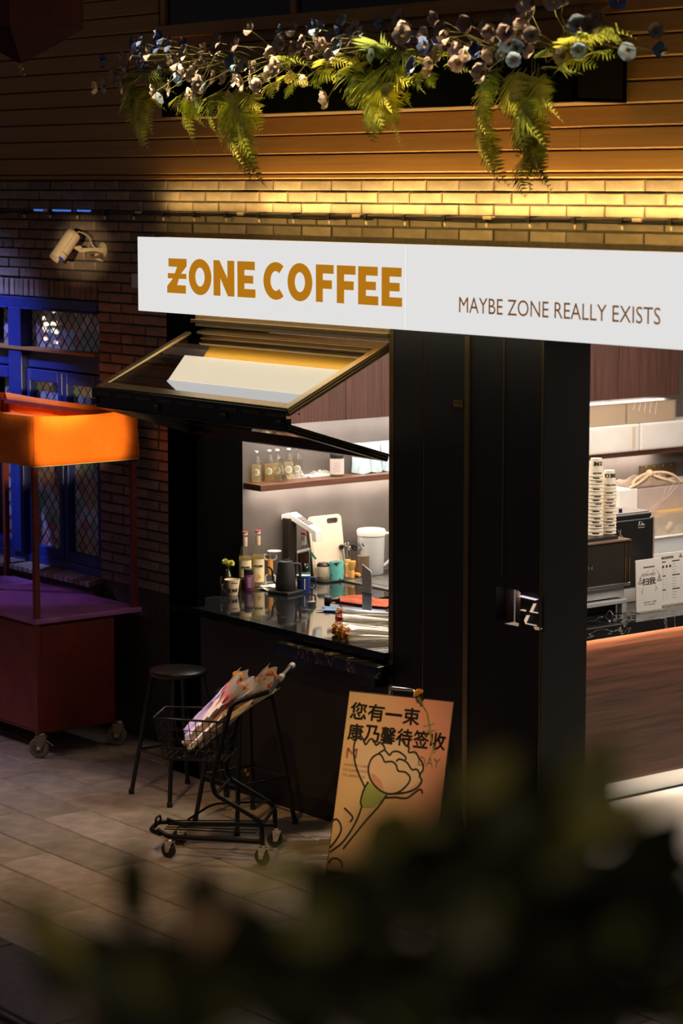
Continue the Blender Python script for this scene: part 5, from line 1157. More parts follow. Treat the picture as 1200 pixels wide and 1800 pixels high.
# black tray with cups, tools, pitcher
ty0, ty1 = 8.66, 9.42
t = thing('service_tray', 'long low black tray carrying cups, tools and the pitcher', 'tray', (-11.24, 9.04, CT))
MB().prism(rrect(-11.355, -11.20, ty0, ty1, .03), (0, 0, CT), X3, Y3, (0, 0, .006)).build('tray_base', BLKG, t); MB().tube([(a, b, CT + .008) for a, b in rrect(-11.355, -11.20, ty0, ty1, .03)], .004, 6, True).build('tray_rim', BLKG, t, smooth=60)
TZ = CT + .0065
TQ = mat('turquoise_glaze', (.13, .52, .47), .35, var=.10, scale=30)
def tz(px, py, x=None):
    q = oZ(px, py, TZ)
    if x is not None: q.y *= x / q.x; q.x = x
    return q
p = tz(591, 1010, -11.245)
t = mug(p, .042, .108, TQ, 'turquoise enamel mug with dark chips near the tray end', GLASS, FACE + R(95), 'enamel_mug')
for k, (a, z, sx, sz) in enumerate(((.1, .104, .016, .006), (-.1, .101, .010, .008), (.05, .094, .006, .010), (.55, .006, .008, .008), (-.7, .03, .004, .006))):
    n_ = 7; an = FACE + a
    MB().prism([(sx * math.cos(6.28 * i / n_) * (1 + .3 * math.sin(i * 5)), sz * math.sin(6.28 * i / n_)) for i in range(n_)], p + Vector((math.cos(an), math.sin(an), 0)) * .0425 + Z3 * z, Vector((-math.sin(an), math.cos(an), 0)), Z3, Vector((math.cos(an), math.sin(an), 0)) * .0012).build('chip', mat('enamel_chip', (.05, .035, .03), .6), t)
p = tz(568, 1008, -11.30)
t = thing('lidded_cup', 'clear cup with a black domed lid behind the turquoise mug', 'cup', p)
cup_shell(p, .032, .036, .080, GLASS, t); MB().lathe([(.039, .079), (.040, .087), (.033, .094), (.031, .100), (.001, .101)], p, 26).build('lid', BLKG, t, smooth=40)
MB().lathe([(.030, .005), (.032, .018), (.001, .018)], p, 20).build('syrup', mat('pale_syrup', (.55, .42, .28), .3), t)
p = tz(610, 1006, -11.33)
t = thing('tool_jar', 'clear jar of steel spoons and black tampers on the tray', 'jar', p)
cup_shell(p, .040, .042, .120, GLASS, t)
for k, (dx, dy, L_) in enumerate(((-.02, -.01, .16), (.0, .01, .175), (.02, 0, .165), (.01, -.015, .15))):
    b2 = p + Vector((dx * .4, dy * .4, .006)); e = p + VR * dx * 1.6 + Z3 * L_ - VF * dy; d = (e - b2).normalized()
    q = MB().tube([b2, e], .0032, 6).build('utensil', CHROME, t)
    MB().lathe([(.004, -.004), (.013, .004), (.016, .014), (.012, .024), (.001, .027)], e, 14, d).build('utensil_head', BLKG if k in (0, 2) else CHROME, q, smooth=40)
p = tz(628, 1004, -11.30)
t = thing('steel_tumbler', 'tall clear tumbler with steel scoops beside the tool jar', 'tumbler', p)
cup_shell(p, .032, .034, .125, GLASS, t)
for k, dx in enumerate((-.015, .012, .024)):
    e = p + VR * dx * 1.5 + Z3 * (.160 + .010 * k); MB().tube([p + Z3 * .006, e], .004, 6).build('scoop_handle', CHROME, t)
    MB().lathe([(.003, -.006), (.020, .004), (.022, .012), (.018, .013), (.001, .006)], e, 16, (VR * .6 + Z3 * .5 - VF * .4)).build('scoop_bowl', BLKG if k != 1 else CHROME, t, smooth=40)
WSK = mat('bamboo_orange', (.78, .40, .10), .5, var=.12, scale=30)
p = tz(619, 1009, -11.235)
t = thing('matcha_whisk', 'honey coloured bamboo whisk standing upright on the tray', 'whisk', p)
MB().lathe([(.014, 0), (.014, .038), (.011, .046), (.001, .047)], p, 18).build('handle', WSK, t, smooth=40)
MB().lathe([(.011, .046), (.013, .060), (.020, .088), (.021, .100), (.017, .102), (.010, .06)], p, 20, caps=False).build('tines', WSK, t, smooth=40)
for k in range(14): a = k * math.pi / 7; MB().tube([p + Vector((.012 * math.cos(a), .012 * math.sin(a), .05)), p + Vector((.0205 * math.cos(a), .0205 * math.sin(a), .09)), p + Vector((.016 * math.cos(a), .016 * math.sin(a), .104))], .0012, 4).build('tine', WSK, t)
p = tz(611, 1008, -11.275)
t = thing('spare_whisk', 'second bamboo whisk half hidden behind the upright one', 'whisk', p)
MB().lathe([(.013, 0), (.013, .04), (.010, .05), (.019, .09), (.016, .105), (.001, .106)], p, 18).build('handle', WSK, t, smooth=40)
p = tz(638, 1003, -11.26)
t = thing('smoked_tumbler', 'brown smoked tumbler between whisk and pitcher', 'tumbler', p)
cup_shell(p, .035, .037, .120, mat('smoked_brown', (.15, .10, .07), .25, var=.08), t)
MB().lathe([(.0385, .118), (.0385, .122), (.001, .123)], p, 24).build('lid', mat('smoked_lid', (.22, .16, .11), .3), t, smooth=40)
p = tz(632, 1009, -11.225)
t = thing('wooden_tamper', 'small pale wooden tamper lying end-on before the brown tumbler', 'tamper', p)
MB().lathe([(.010, 0), (.013, .006), (.013, .035), (.009, .05), (.001, .052)], p + Z3 * .013, 14, -X3).build('knob', WSK, t, smooth=40)
p = tz(652, 1001, -11.285)
t = thing('water_pitcher', 'tall frosted plastic pitcher with a lid and large handle', 'pitcher', p)
FROST = mat('frosted_plastic', (.62, .63, .64), .35, var=.04, coat=.2)
MB().lathe([(.070, 0), (.074, .006), (.083, .235), (.084, .25)], p, 36).build('pitcher_body', FROST, t, smooth=40)
MB().lathe([(.087, .236), (.088, .262), (.082, .272), (.060, .274), (.058, .268), (.001, .268)], p, 36).build('lid', WHITE, t, smooth=40)
MB().tube(sm([p + VR * .08 + Z3 * .245, p + VR * .125 + Z3 * .245, p + VR * .122 + Z3 * .09, p + VR * .078 + Z3 * .05]), [.010] * 16, 10).build('handle', FROST, t, smooth=60)
MB().lathe([(.079, .10), (.0795, .103)], p, 36, caps=False).build('fill_line', WHITE, t)
# steel drainer, cloths, sign panel
t = thing('steel_drainer', 'brushed steel drainer sheet set on the counter behind the cloths', 'drainer', (-10.95, 9.2, CT))
MB().box(-11.18, -10.66, 8.80, 9.6, CT, CT + .010).build('sheet', STEEL, t, bevel=.003)
for k in range(5): MB().box(-11.14, -10.70, 8.86 + .13 * k, 8.875 + .13 * k, CT + .010, CT + .0125).build('rib', STEEL, t)
def cloth(p, sx, sy, h, m, name, label, seed, rot=0.):
    t = thing(name, label, 'cloth', p); r_ = random.Random(seed); ph = [r_.uniform(0, 6) for _ in range(5)]; u = Vector((math.cos(rot), math.sin(rot), 0)); v = Vector((-u.y, u.x, 0))
    def fn(s, q):
        e = (1 - abs(2 * s - 1) ** 3) * (1 - abs(2 * q - 1) ** 3)
        return p + u * (sx * (s - .5) * (1 + .12 * math.sin(6 * q + ph[0]))) + v * (sy * (q - .5) * (1 + .15 * math.sin(5 * s + ph[1]))) + Z3 * (.003 + h * e * (.45 + .35 * math.sin(7 * s + ph[2]) * math.sin(5 * q + ph[3]) + .25 * math.sin(13 * q + 6 * s + ph[4])) + .004)
    MB().grid(fn, 22, 18).build('fabric', m, t, smooth=180, solid=.003); return t, u, v
p = Vector((-10.52, 8.44, CT)); RUST = mat('rust_cloth', (.42, .085, .035), .9, var=.12, scale=50)
t, u, v = cloth(p, .40, .17, .035, RUST, 'bar_cloth', 'rust red bar cloth crumpled on the counter behind the steel plate', 5, .35)
MB().obox(p + u * .02 - v * .04 + Z3 * .034, u * .035, v * .02, Z3 * .001).build('care_label', WHITE, t)
p = Vector((-10.36, 8.20, CT)); cloth(p, .34, .12, .022, mat('blue_cloth', (.16, .26, .46), .9, var=.12, scale=50), 'dish_cloth', 'pale blue dish cloth lying at the steel plate foot', 9, .5)
p = Vector((-10.62, 8.22, CT))
t = thing('portafilter_tools', 'dark tamper and puck tools lying on the counter by the cloths', 'tools', p)
MB().lathe([(.026, 0), (.028, .006), (.028, .03), (.012, .045), (.010, .07), (.016, .085), (.001, .09)], p + Z3 * .028, 18, VR).build('tamper', BLKG, t, smooth=40); MB().lathe([(.020, 0), (.022, .02), (.001, .021)], p + VR * -.07 + Z3 * .0, 18).build('puck_screen', STEEL, t, smooth=40)
p = oZ(644, 1078, CT)
t = thing('steel_plate', 'upright brushed steel notice plate standing on the counter', 'plate', p)
pu = Vector((1, 0, 0))
MB().prism([(-.040, 0), (.040, 0), (.040, .225), (.034, .238), (-.040, .268)], p, pu, Z3, Vector((pu.y, -pu.x, 0)) * -.006).build('plate', mat('plate_steel', (.50, .45, .42), .4, .1, var=.08), t, bevel=.0015)
MB().obox(p - pu * .05 + Vector((pu.y, -pu.x, 0)) * -.04, pu * .10, Vector((pu.y, -pu.x, 0)) * .08, Z3 * .004).build('foot', STEEL, t, bevel=.001)
MB().obox(p - pu * .045 + Vector((pu.y, -pu.x, 0)) * -.008 + Z3 * .11, pu * .092, Vector((pu.y, -pu.x, 0)) * .010, Z3 * .003).build('fold_line', CHROME, t)

# ------------------------------------------------------------------ things on the bar by the doorway
p = Vector((-9.62, 9.0, CT))
t = thing('espresso_machine', 'black and silver espresso machine with cups on top at the bar', 'coffee machine', p)
ey0, ey1 = 8.72, oX(1106, 990, -9.42)[1]
z1_, z0_ = 1.372, 1.135
MB().box(-9.83, -9.42, ey0, ey1, z0_, z1_).build('machine_body', mat('machine_brown_black', (.022, .017, .013), .35, var=.1), t, bevel=.004)
MB().box(-9.84, -9.41, ey0, ey1 + .002, z1_, z1_ + .008).build('top_trim', mat('copper_trim', (.55, .36, .25), .3, .8), t)
MB().box(-9.422, -9.416, ey1 - .034, ey1 - .031, z0_, z1_).box(-9.422, -9.416, ey1 - .004, ey1 - .001, z0_, z1_).build('edge_line', BRASS, t)
MB().box(-9.42, -9.405, ey0, ey1 - .004, z0_ - .012, z0_ + .006).build('lower_lip', STEEL, t, bevel=.002)
MB().box(-9.83, -9.428, ey0, ey1 - .03, 1.062, z0_ - .01).build('silver_panel', mat('silver_paint', (.55, .55, .54), .35, .3, var=.03), t, bevel=.003)
MB().box(-9.83, -9.40, ey0, ey1 - .03, 1.030, 1.052).build('front_bar', mat('silver_paint', (.55, .55, .54), .35, .3), t, bevel=.003)
for y in (ey0 + .02, ey1 - .07):
    MB().box(-9.44, -9.402, y, y + .036, CT, 1.032).build('leg', mat('silver_paint', (.55, .55, .54), .35, .3), t, bevel=.002); MB().box(-9.80, -9.76, y, y + .036, CT, 1.032).build('leg', STEEL, t)
MB().box(-9.82, -9.46, ey0 + .03, ey1 - .06, CT, CT + .05).build('drip_box', BLKG, t)
for k in range(12): MB().box(-9.455, -9.40, ey0 + .08 + k * .045, ey0 + .10 + k * .045, CT, CT + .003).build('drip_slat', BLACK, t)
MB().tube(sm([(-9.40, ey1 - .20, CT + .002), (-9.385, ey1 - .18, CT + .035), (-9.39, ey1 - .15, CT + .004)]), .003, 6).build('drip_handle', CHROME, t)
lettering('M', (-9.4185, oX(1033.5, 1000, -9.42)[1], oX(1037, 1001.5, -9.42)[2]), (0, .028, 0), (0, 0, .023), bold=.03).build('lettering', WHITE, t)
MB().box(-9.78, -9.45, ey0, ey1 - .06, z1_ + .008, z1_ + .026).build('cup_rail', BLACK, t)
MB().tube([(-9.44, ey1 - .03, z1_ + .01), (-9.46, ey1 - .055, z1_ + .055)], .003, 6).tube([(-9.46, ey1 - .03, z1_ + .055), (-9.44, ey1 - .055, z1_ + .02)], .003, 6).build('steam_knob', CHROME, t)
STKC = mat('paper_cup_light', (.80, .70, .56), .6, var=.03)
def cup_stack(px, ptop, n, x, labels, grp):
    base = Vector((x, oX(px, 930, x)[1], z1_ + .027)); ztop = oX(px, ptop, x)[2]; h = .095
    gap = (ztop - base.z - h) / (n - 1)
    for k in range(n):
        c = base + Z3 * (gap * k); last = k == n - 1
        t = thing('stacked_cup', labels[0] if not last else labels[1], 'cup', c, grp)
        if last:
            MB().lathe([(.0425, 0), (.030, h), (.001, h)], c, 24, caps=False).build('cup_body', STKC, t, smooth=40)
            MB().tube([c + Vector((.0295 * math.cos(a), .0295 * math.sin(a), h)) for a in [i * math.pi / 10 for i in range(20)]], .0016, 5, True).build('foot_rim', STKC, t)
        else:
            zz = gap * 1.02
            MB().lathe([(.0425, 0), (.0425 - .0125 * zz / h, zz), (.030, zz)], c, 24, caps=False).build('cup_body', STKC, t, smooth=40)
        MB().tube([c + Vector((.0428 * math.cos(a), .0428 * math.sin(a), .0016)) for a in [i * math.pi / 10 for i in range(20)]], .0018, 5, True).build('rolled_rim', STKC, t)
        if not last:
            if k % 2 == 0 or k % 3 == 0: MB().grid(lambda s, q, c=c, k=k: Vector((c.x + .0426 * math.cos(FACE - .5 + .2 * (k % 3) + .9 * s), c.y + .0426 * math.sin(FACE - .5 + .2 * (k % 3) + .9 * s), c.z + gap * (.45 + .28 * q))), 8, 1).build('print_line', INK, t)
    return c, h
c, h = cup_stack(1046, 806, 17, -9.55, ('nested cream paper cup in the taller stack beside the black post', 'top upturned paper cup of the taller stack, printed NE'), 'taller cup stack')
def upsd(c, r0, r1, z0, z1, a0, a1):
    def fn(s, q): a = a1 - (a1 - a0) * s; qq = 1 - q; r = r0 + (r1 - r0) * qq + .0008; return Vector((c.x + r * math.cos(a), c.y + r * math.sin(a), c.z + z0 + (z1 - z0) * qq))
    return fn
top1 = [o for o in S.objects if o.get('label', '').startswith('top upturned paper cup of the taller')][0]
lettering('ZONE', (0, 0, 0), X3, Y3, fn=upsd(c, .0352, .0322, .058, .080, FACE - .55, FACE + 1.1), bold=.03).build('lettering', INK, top1)
lettering('MAYBE ZONE', (0, 0, 0), X3, Y3, fn=upsd(c, .0405, .0395, .014, .022, FACE - .5, FACE + .7), bold=.02).build('lettering', INK, top1)
c, h = cup_stack(1069, 827, 15, -9.55, ('nested cream paper cup in the shorter stack nearer the grinder', 'top upturned paper cup of the shorter stack, printed CA'), 'shorter cup stack')
top2 = [o for o in S.objects if o.get('label', '').startswith('top upturned paper cup of the shorter')][0]
lettering('ZONE CA', (0, 0, 0), X3, Y3, fn=upsd(c, .0352, .0322, .058, .080, FACE - .9, FACE + 1.6), bold=.03).build('lettering', INK, top2)
lettering('REALLY EXISTS', (0, 0, 0), X3, Y3, fn=upsd(c, .0405, .0395, .014, .022, FACE - .6, FACE + .9), bold=.02).build('lettering', INK, top2)
# grinder
gx = -9.62; gy0, gy1 = oX(1080, 960, gx)[1], oX(1148, 960, gx)[1]; gz = oX(1148, 908, gx)[2]
t = thing('coffee_grinder', 'tall black coffee grinder with a grey lid and small white logo', 'grinder', (gx - .1, (gy0 + gy1) / 2, CT))
MB().box(gx - .21, gx, gy0, gy1, 1.06, gz).build('grinder_body', BLKG, t, bevel=.010)
MB().box(gx - .20, gx - .01, gy0 + .01, gy1 - .01, CT, 1.062).build('grinder_foot', mat('light_plinth', (.62, .58, .57), .5), t, bevel=.004)
MB().box(gx - .215, gx + .004, gy0 - .004, gy1 - .02, gz, gz + .030).build('lid_rim', BLKG, t, bevel=.008)
MB().box(gx - .205, gx - .006, gy0 + .004, gy1 - .03, gz + .030, gz + .038).build('lid', mat('grey_lid', (.24, .21, .21), .4, var=.05), t, bevel=.003)
MB().lathe([(.010, 0), (.010, .022), (.001, .023)], (gx - .03, gy0 + .07, gz + .038), 14).build('lid_knob', BLKG, t, smooth=40)
MB().box(gx - .004, gx + .004, gy1 - .007, gy1 + .004, 1.06, gz).build('edge_trim', mat('rose_trim', (.55, .42, .40), .35, .5), t)
lg = Vector((gx + .002, oX(1121, 925, gx)[1], oX(1121, 925, gx)[2]))
def scr(pts): return [lg + Y3 * (a * .052) + Z3 * (b * .03) for a, b in pts]
mb = MB().tube(scr([(.05, 0), (.12, .9)]), .0016, 5).tube(scr([(.30, .95), (.12, .45), (.32, 0)]), .0014, 5).tube(scr([(.36, .1), (.46, .45), (.50, .1), (.58, .85), (.62, .1), (.70, .4), (.72, .1), (.84, .4), (.82, .05), (.98, .25)]), .0012, 5).tube(scr([(.0, -.28), (1.0, -.28)]), .0012, 5)
tag(mb.build('logo', WHITE, t), 'white script logo')
# card stands
def card(px, py, px2, py2, x, hgt, name, label, lean=.012):
    a = oX(px, py, x); b2 = oX(px2, py2, x); y0, y1 = a.y, b2.y
    t = thing(name, label, 'sign', (x, (y0 + y1) / 2, CT))
    o = Vector((x, y0, CT + .004)); u = Vector((0, y1 - y0, 0)); v = Vector((-lean, 0, hgt))
    n = Vector((1, 0, lean / hgt)).normalized()
    MB().obox(o - n * .004, u, v, n * .004).build('card', mat('card_face', (.66, .62, .60), .45, var=.02), t, bevel=.001)
    MB().obox(o - n * .006, u, v * 1.006, n * .0015).build('acrylic_back', CELLO, t)
    MB().box(x - .05, x + .03, y0, y1, CT, CT + .004).build('foot', CELLO, t)
    def at(s, q, d=.0006): return o + u * s + v * q + n * d
    return t, at, u, v, n
t, at, u, v, n = card(1118, 1078, 1163, 1072, -9.352, .285, 'scan_card', 'white SCAN HERE counter card beside the menu')
def ct_(body, x, y, w_, h, m, bold=.0): return lettering(body, at(x, y), u * w_, v * h, bold=bold).build('lettering', m, t)
ct_('ZONE COFFEE', .30, .835, .42, .026, INK, .04); ct_('SCAN HERE', .24, .675, .52, .055, INK, .0); ct_('扫', .25, .505, .24, .135, INK, .03); ct_('我', .51, .505, .25, .135, INK, .03)
GREYP = mat('card_grey', (.40, .37, .37), .7); 
for k, (x, y, w_) in enumerate(((.28, .155, .50), (.32, .108, .40))): ct_('点开更喜欢一杯咖啡' if k == 0 else '第一杯有惊喜喔', x, y, w_, .026, INK, .0)
def smoke(pts, wd): 
    q = spl(pts, 5); L_, R__ = [], []
    for i, (a, b2) in enumerate(q):
        k = wd * math.sin(math.pi * (i + .5) / len(q)); L_.append(at(a - k, b2, .0004)); R__.append(at(a + k, b2, .0004))
    m_ = len(q); MB().add(L_ + R__, [(i, i + 1, m_ + i + 1, m_ + i) for i in range(m_ - 1)]).build('smoke_print', GREYP, t)
for p_ in ([(.18, .60), (.20, .68), (.30, .72), (.45, .76), (.5, .80)], [(.66, .73), (.70, .78), (.78, .80)], [(.88, .58), (.93, .66), (.86, .72), (.80, .80)], [(.25, .33), (.24, .40), (.30, .46)], [(.72, .36), (.80, .42), (.74, .47)]): smoke(p_, .03)
def triangle(x, y, s):
    for a, b2 in (((0, 0), (.5, 1)), ((.5, 1), (1, 0)), ((1, 0), (0, 0)), ((.5, 1), (.5, 1.35)), ((.3, .25), (.7, .25))):
        MB().tube([at(x + s * a[0], y + s * .55 * a[1], .001), at(x + s * b2[0], y + s * .55 * b2[1], .001)], .0011, 4).build('triangle_mark', INK, t)
triangle(.08, .545, .17); triangle(.82, .56, .17)
t, at, u, v, n = card(1150, 1066, 1206, 1056, -9.43, .29, 'menu_card', 'wide white menu card behind the scan card')
ct_('ZONE COFFEE', .10, .885, .50, .045, INK, .04); triangle(.78, .89, .10)
for k in range(3): MB().lathe([(.0075, 0), (.0075, .0006), (.001, .0006)], at(.28 + .11 * k, .74), 14, n).build('bean_mark', INK, t)
r_ = random.Random(3)
for colx, w0_ in ((.25, .14), (.56, .30)):
    for k in range(14):
        y = .82 - k * .054
        if colx < .3 and .68 < y < .80: continue
        head = k % 5 == 0
        MB().obox(at(colx, y, .0003), u * (w0_ * (.8 if head else r_.uniform(.3, .5))), v * (.020 if head else .011), n * .0004).build('menu_line', INK if head else GREYP, t)
        if not head: MB().obox(at(colx + w0_ * .85, y, .0003), u * .03, v * .010, n * .0004).build('menu_line', GREYP, t)
# back counter heap
t = thing('kraft_carton', 'plain kraft carton on the back counter under the parcels', 'carton', (-11.2, 11.2, CT))
MB().box(-11.40, -10.99, 10.7, 11.62, CT, 1.178).build('carton', KRAFT, t, bevel=.004); MB().box(-10.991, -10.985, 10.72, 11.6, CT + .08, CT + .11).build('tape', mat('buff_tape', (.60, .48, .38), .4), t)
t = thing('mauve_parcel', 'mauve-grey film wrapped parcel under the cloth bag', 'parcel', (-11.2, 11.35, 1.18)); MAUV = mat('mauve_wrap', (.42, .34, .32), .5, var=.08, scale=6)
ya = oX(1121, 880, -11.08)[1]
MB().box(-11.38, -11.08, ya, 11.95, 1.178, oX(1150, 855, -11.08)[2]).build('parcel_body', MAUV, t, bevel=.01)
for k in range(3): MB().tube([(-11.079, 11.4 + .06 * k, 1.375), (-11.078, 11.36 + .02 * k, 1.28), (-11.079, 11.2 + .03 * k, 1.20)], .0016, 4).build('film_crease', mat('film_mauve', (.6, .52, .5), .3), t)
zt = oX(1150, 855, -11.08)[2]
t = thing('white_box', 'small white box with crumpled tissue next to the mauve parcel', 'box', (-11.15, ya - .1, 1.178))
MB().box(-11.30, -11.07, oX(1087, 870, -11.07)[1], ya - .012, 1.178, zt).build('box_body', PARC, t, bevel=.006)
MB().grid(crump((-11.02, ya - .12, 1.178), .07, .26, .05, 8), 14, 22).build('tissue', PAPER, t, smooth=20, solid=.002)
t = thing('cloth_bag', 'knotted grey-brown cloth bag with beige cord on the mauve parcel', 'bag', (-11.2, 11.3, zt))
CB = mat('grey_brown_cloth', (.24, .17, .125), .8, var=.12, scale=25); CBL = mat('beige_cord', (.66, .48, .32), .7, var=.1, scale=25)
yb0, yb1 = oX(1092, 850, -11.15)[1], oX(1186, 850, -11.15)[1]
MB().grid(crump((-11.2, (yb0 + yb1) / 2 + .03, zt + .001), .24, yb1 - yb0 - .02, .062, 21), 16, 24).build('bag_body', CB, t, smooth=60, solid=.004)
kn = Vector((-11.14, (yb0 + yb1) / 2, zt + .078))
MB().lathe([(.001, -.025), (.022, -.018), (.028, 0), (.020, .016), (.001, .022)], kn, 14, (.2, .9, .3)).build('knot', CBL, t, smooth=60)
for pts in (([kn, kn + Vector((.02, -.09, .01)), kn + Vector((.03, -.19, -.03)), kn + Vector((.03, -.25, -.07)), kn + Vector((.05, -.17, -.07)), kn + Vector((.04, -.08, -.07))]), ([kn, kn + Vector((.02, .09, .012)), kn + Vector((.03, .18, .0)), kn + Vector((.03, .24, -.05)), kn + Vector((.03, .25, -.07))]), ([kn, kn + Vector((.04, .06, -.04)), kn + Vector((.05, .13, -.045)), kn + Vector((.05, .18, -.068))]), ([kn, kn + Vector((.04, -.10, -.04)), kn + Vector((.06, -.20, -.06)), kn + Vector((.06, -.24, -.07))])):
    MB().tube([bez(pts, k / 14) for k in range(15)], .010, 8).build('cord', CBL, t, smooth=60)
t = thing('wall_plaque', 'dark bronze plaque fixed on the wall behind the cloth bag', 'plaque', (-11.42, 11.4, 1.42))
q0, q1 = oX(1125, 850, -11.405), oX(1188, 850, -11.405)
MB().box(-11.42, -11.403, q0.y, q1.y, oX(1125, 858, -11.405)[2], oX(1125, 819, -11.405)[2]).build('plate', mat('dark_bronze', (.10, .065, .035), .4, .5, var=.1), t, bevel=.002)
for k in range(4): MB().lathe([(.005, 0), (.004, .004)], (-11.403, q0.y + .05 + .08 * k, oX(1125, 822, -11.405)[2]), 8, X3).build('stud', BRASS, t)
t = thing('yellow_packet', 'yellow-topped packet lying on the kraft carton', 'packet', (-11.02, 11.35, 1.18))
MB().obox((-11.07, oX(1157, 908, -11.03)[1], 1.179), (.08, 0, 0), (0, .26, 0), (0, 0, .016)).build('packet_body', KRAFT, t, bevel=.003); MB().obox((-11.07, oX(1157, 908, -11.03)[1], 1.195), (.08, 0, 0), (0, .26, 0), (0, 0, .012)).build('packet_top', mat('yellow_card', (.85, .48, .04), .5, var=.05), t, bevel=.003)
t = thing('white_bin', 'white plastic bin on the back counter behind the menu card', 'bin', (-10.8, 11.2, CT))
def openbox(x0, x1, y0, y1, z0, z1, th, mb): return mb.box(x0, x1, y0, y0 + th, z0, z1).box(x0, x1, y1 - th, y1, z0, z1).box(x0, x0 + th, y0 + th, y1 - th, z0, z1).box(x1 - th, x1, y0 + th, y1 - th, z0, z1).box(x0 + th, x1 - th, y0 + th, y1 - th, z0, z0 + th)
openbox(-10.97, -10.66, 10.78, 11.50, CT, 1.115, .008, MB()).build('bin_body', mat('cool_white_plastic', (.70, .71, .74), .35), t, bevel=.003)
openbox(-10.98, -10.65, 10.77, 11.51, 1.105, 1.118, .012, MB()).build('bin_rim', WHITE, t, bevel=.003)
t = thing('clear_bin', 'clear plastic bin of small items stacked on the white bin', 'bin', (-10.8, 11.2, 1.118))
openbox(-10.96, -10.665, 10.80, 11.48, 1.119, 1.232, .004, MB()).build('bin_body', CELLO, t)
for k in range(7): MB().lathe([(.012, 0), (.022, .01), (.020, .04), (.010, .055), (.001, .056)], (-10.75 - .05 * (k % 2), 10.9 + .08 * k, 1.125), 12, (.3 * (k % 3 - 1), .4, .8)).build('sachet', mat('sachet_tan', (.45, .34, .28), .5, var=.2), t, smooth=40)
# glowing letter in the corner niche of the black front
NZ = NZ1 - NZ0; xm0, xm1 = oY(908, 1050, YK)[0], oY(948, 1050, YK)[0]
t = thing('niche_letter', 'glowing barred Z emblem in the corner niche of the black front', 'sign', ((xm0 + xm1) / 2, YK, NZ0))
ACR = mat('lit_emblem', (.5, .42, .36), .5, emit=(1., .72, .52), es=.62); ACW = mat('lit_emblem_white', (.6, .56, .6), .5, emit=(1., .86, .95), es=.85)
NB = mat('niche_black', (.006, .006, .006), .7)
def npx(x, y, d=0.): q = oY(860 + x / 8.571, 1010 + y / 8.571, YK); return (q.x, q.z)
def npiece(pts, m, name='emblem_bar', y=YK - .002): return MB().prism([npx(*q) for q in pts], (0, y, 0), X3, Z3, (0, .0025, 0)).build(name, m, t)
npiece([(445, 330), (490, 312), (738, 372), (690, 388)], ACW); npiece([(665, 435), (708, 437), (650, 565), (608, 560)], ACR); npiece([(455, 533), (500, 522), (555, 535), (545, 555)], ACR); npiece([(600, 562), (650, 555), (738, 572), (725, 585)], ACR); npiece([(560, 612), (608, 612), (548, 745), (524, 690)], ACR); npiece([(545, 728), (712, 762), (710, 775), (545, 742)], ACR)
npiece([(378, 228), (392, 230), (384, 715), (374, 715)], mat('lit_edge', (.4, .38, .36), .4, emit=(1, .86, .78), es=.16), 'edge_glass')
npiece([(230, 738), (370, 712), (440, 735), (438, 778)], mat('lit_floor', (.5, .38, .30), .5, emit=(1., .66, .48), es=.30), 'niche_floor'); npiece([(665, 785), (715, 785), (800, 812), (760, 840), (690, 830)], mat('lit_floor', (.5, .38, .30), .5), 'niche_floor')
MB().box(NX0 + .005, XC - .02, YK + .055, YK + .060, NZ0, NZ1).build('backing', mat('niche_back', (.10, .075, .065), .5), t)
npiece([(405, 235), (445, 240), (440, 780), (640, 790), (665, 840), (795, 870), (795, 310), (760, 330), (700, 320), (420, 250)], NB, 'black_plate', YK + .010)
point('niche_lamp', (NX0 + .10, YK + .035, NZ1 - .03), .05, (1., .70, .58), .01)

# ------------------------------------------------------------------ fairy lights over the street, mirrored in the leaded window
FB = emission('fairy_bulb', (1., .82, .55), 60.)
fr_ = random.Random(11); fm = MB().lathe([(.001, -.02), (.018, -.01), (.02, .005), (.001, .02)], seg=8).build('bulb', FB); fmesh = fm.data; bpy.data.objects.remove(fm)
t = thing('fairy_light_curtain', 'warm fairy lights strung across the street, mirrored in the leaded window', 'lights', (-22, 1.0, 2.0))
for k in range(26):
    q = oY(fr_.choice((52, 68, 68, 75, 84, 84, 86, 96, 98)) + fr_.uniform(-4, 4), fr_.uniform(540, 612), YW + .06); d = (q - CAM); d.y = -d.y
    g = q + d * (fr_.uniform(.62, .75)); lk('bulb', fmesh, t, g - Vector((-22, 1.0, 2.0)), sc=(.6, .6, .6))
MB().tube([(-22, -3, 4.2), (-22, 1, 3.9), (-22, 5, 4.2)], .01, 5).build('wire', BLACK, t)

# ------------------------------------------------------------------ shrubs on the viewing terrace, close to the lens
LF = [mat('leaf_unlit', (.022, .028, .012), .5, var=.3, scale=20), mat('leaf_olive_lit', (.34, .33, .11), .5, var=.25, scale=20), mat('leaf_mid_lit', (.12, .13, .05), .5, var=.3, scale=20), mat('leaf_blush', (.60, .40, .31), .55, var=.2, scale=20)]  # light put into leaf tones: near-black for unlit, paler olive for lit
def leaf(a, b2, wd, m, parent, roll):
    a, b2 = Vector(a), Vector(b2); d = b2 - a; L = d.length; d.normalize(); u = d.cross(VF).normalized(); n = u.cross(d); u = (u * math.cos(roll) + n * math.sin(roll)); n = u.cross(d)
    def fn(s, q):
        hw = wd * .5 * math.sin(math.pi * min(.985, max(.02, q)) ** .8) ** .8
        return a + d * (L * q) + u * ((s - .5) * 2 * hw) + n * (.10 * L * math.sin(math.pi * q) - .12 * hw * abs(2 * s - 1))
    return MB().grid(fn, 4, 9).build('leaf', m, parent, smooth=60)
def pt(px, py, d): return CAM + ray(px, py) * d
GZ = 1.9
tz_ = st(MB().box(-3.2, 3.5, -3, 2.2, GZ - .18, GZ).build('floor_terrace', mat('terrace_slab', (.12, .11, .10), .8, var=.15)))
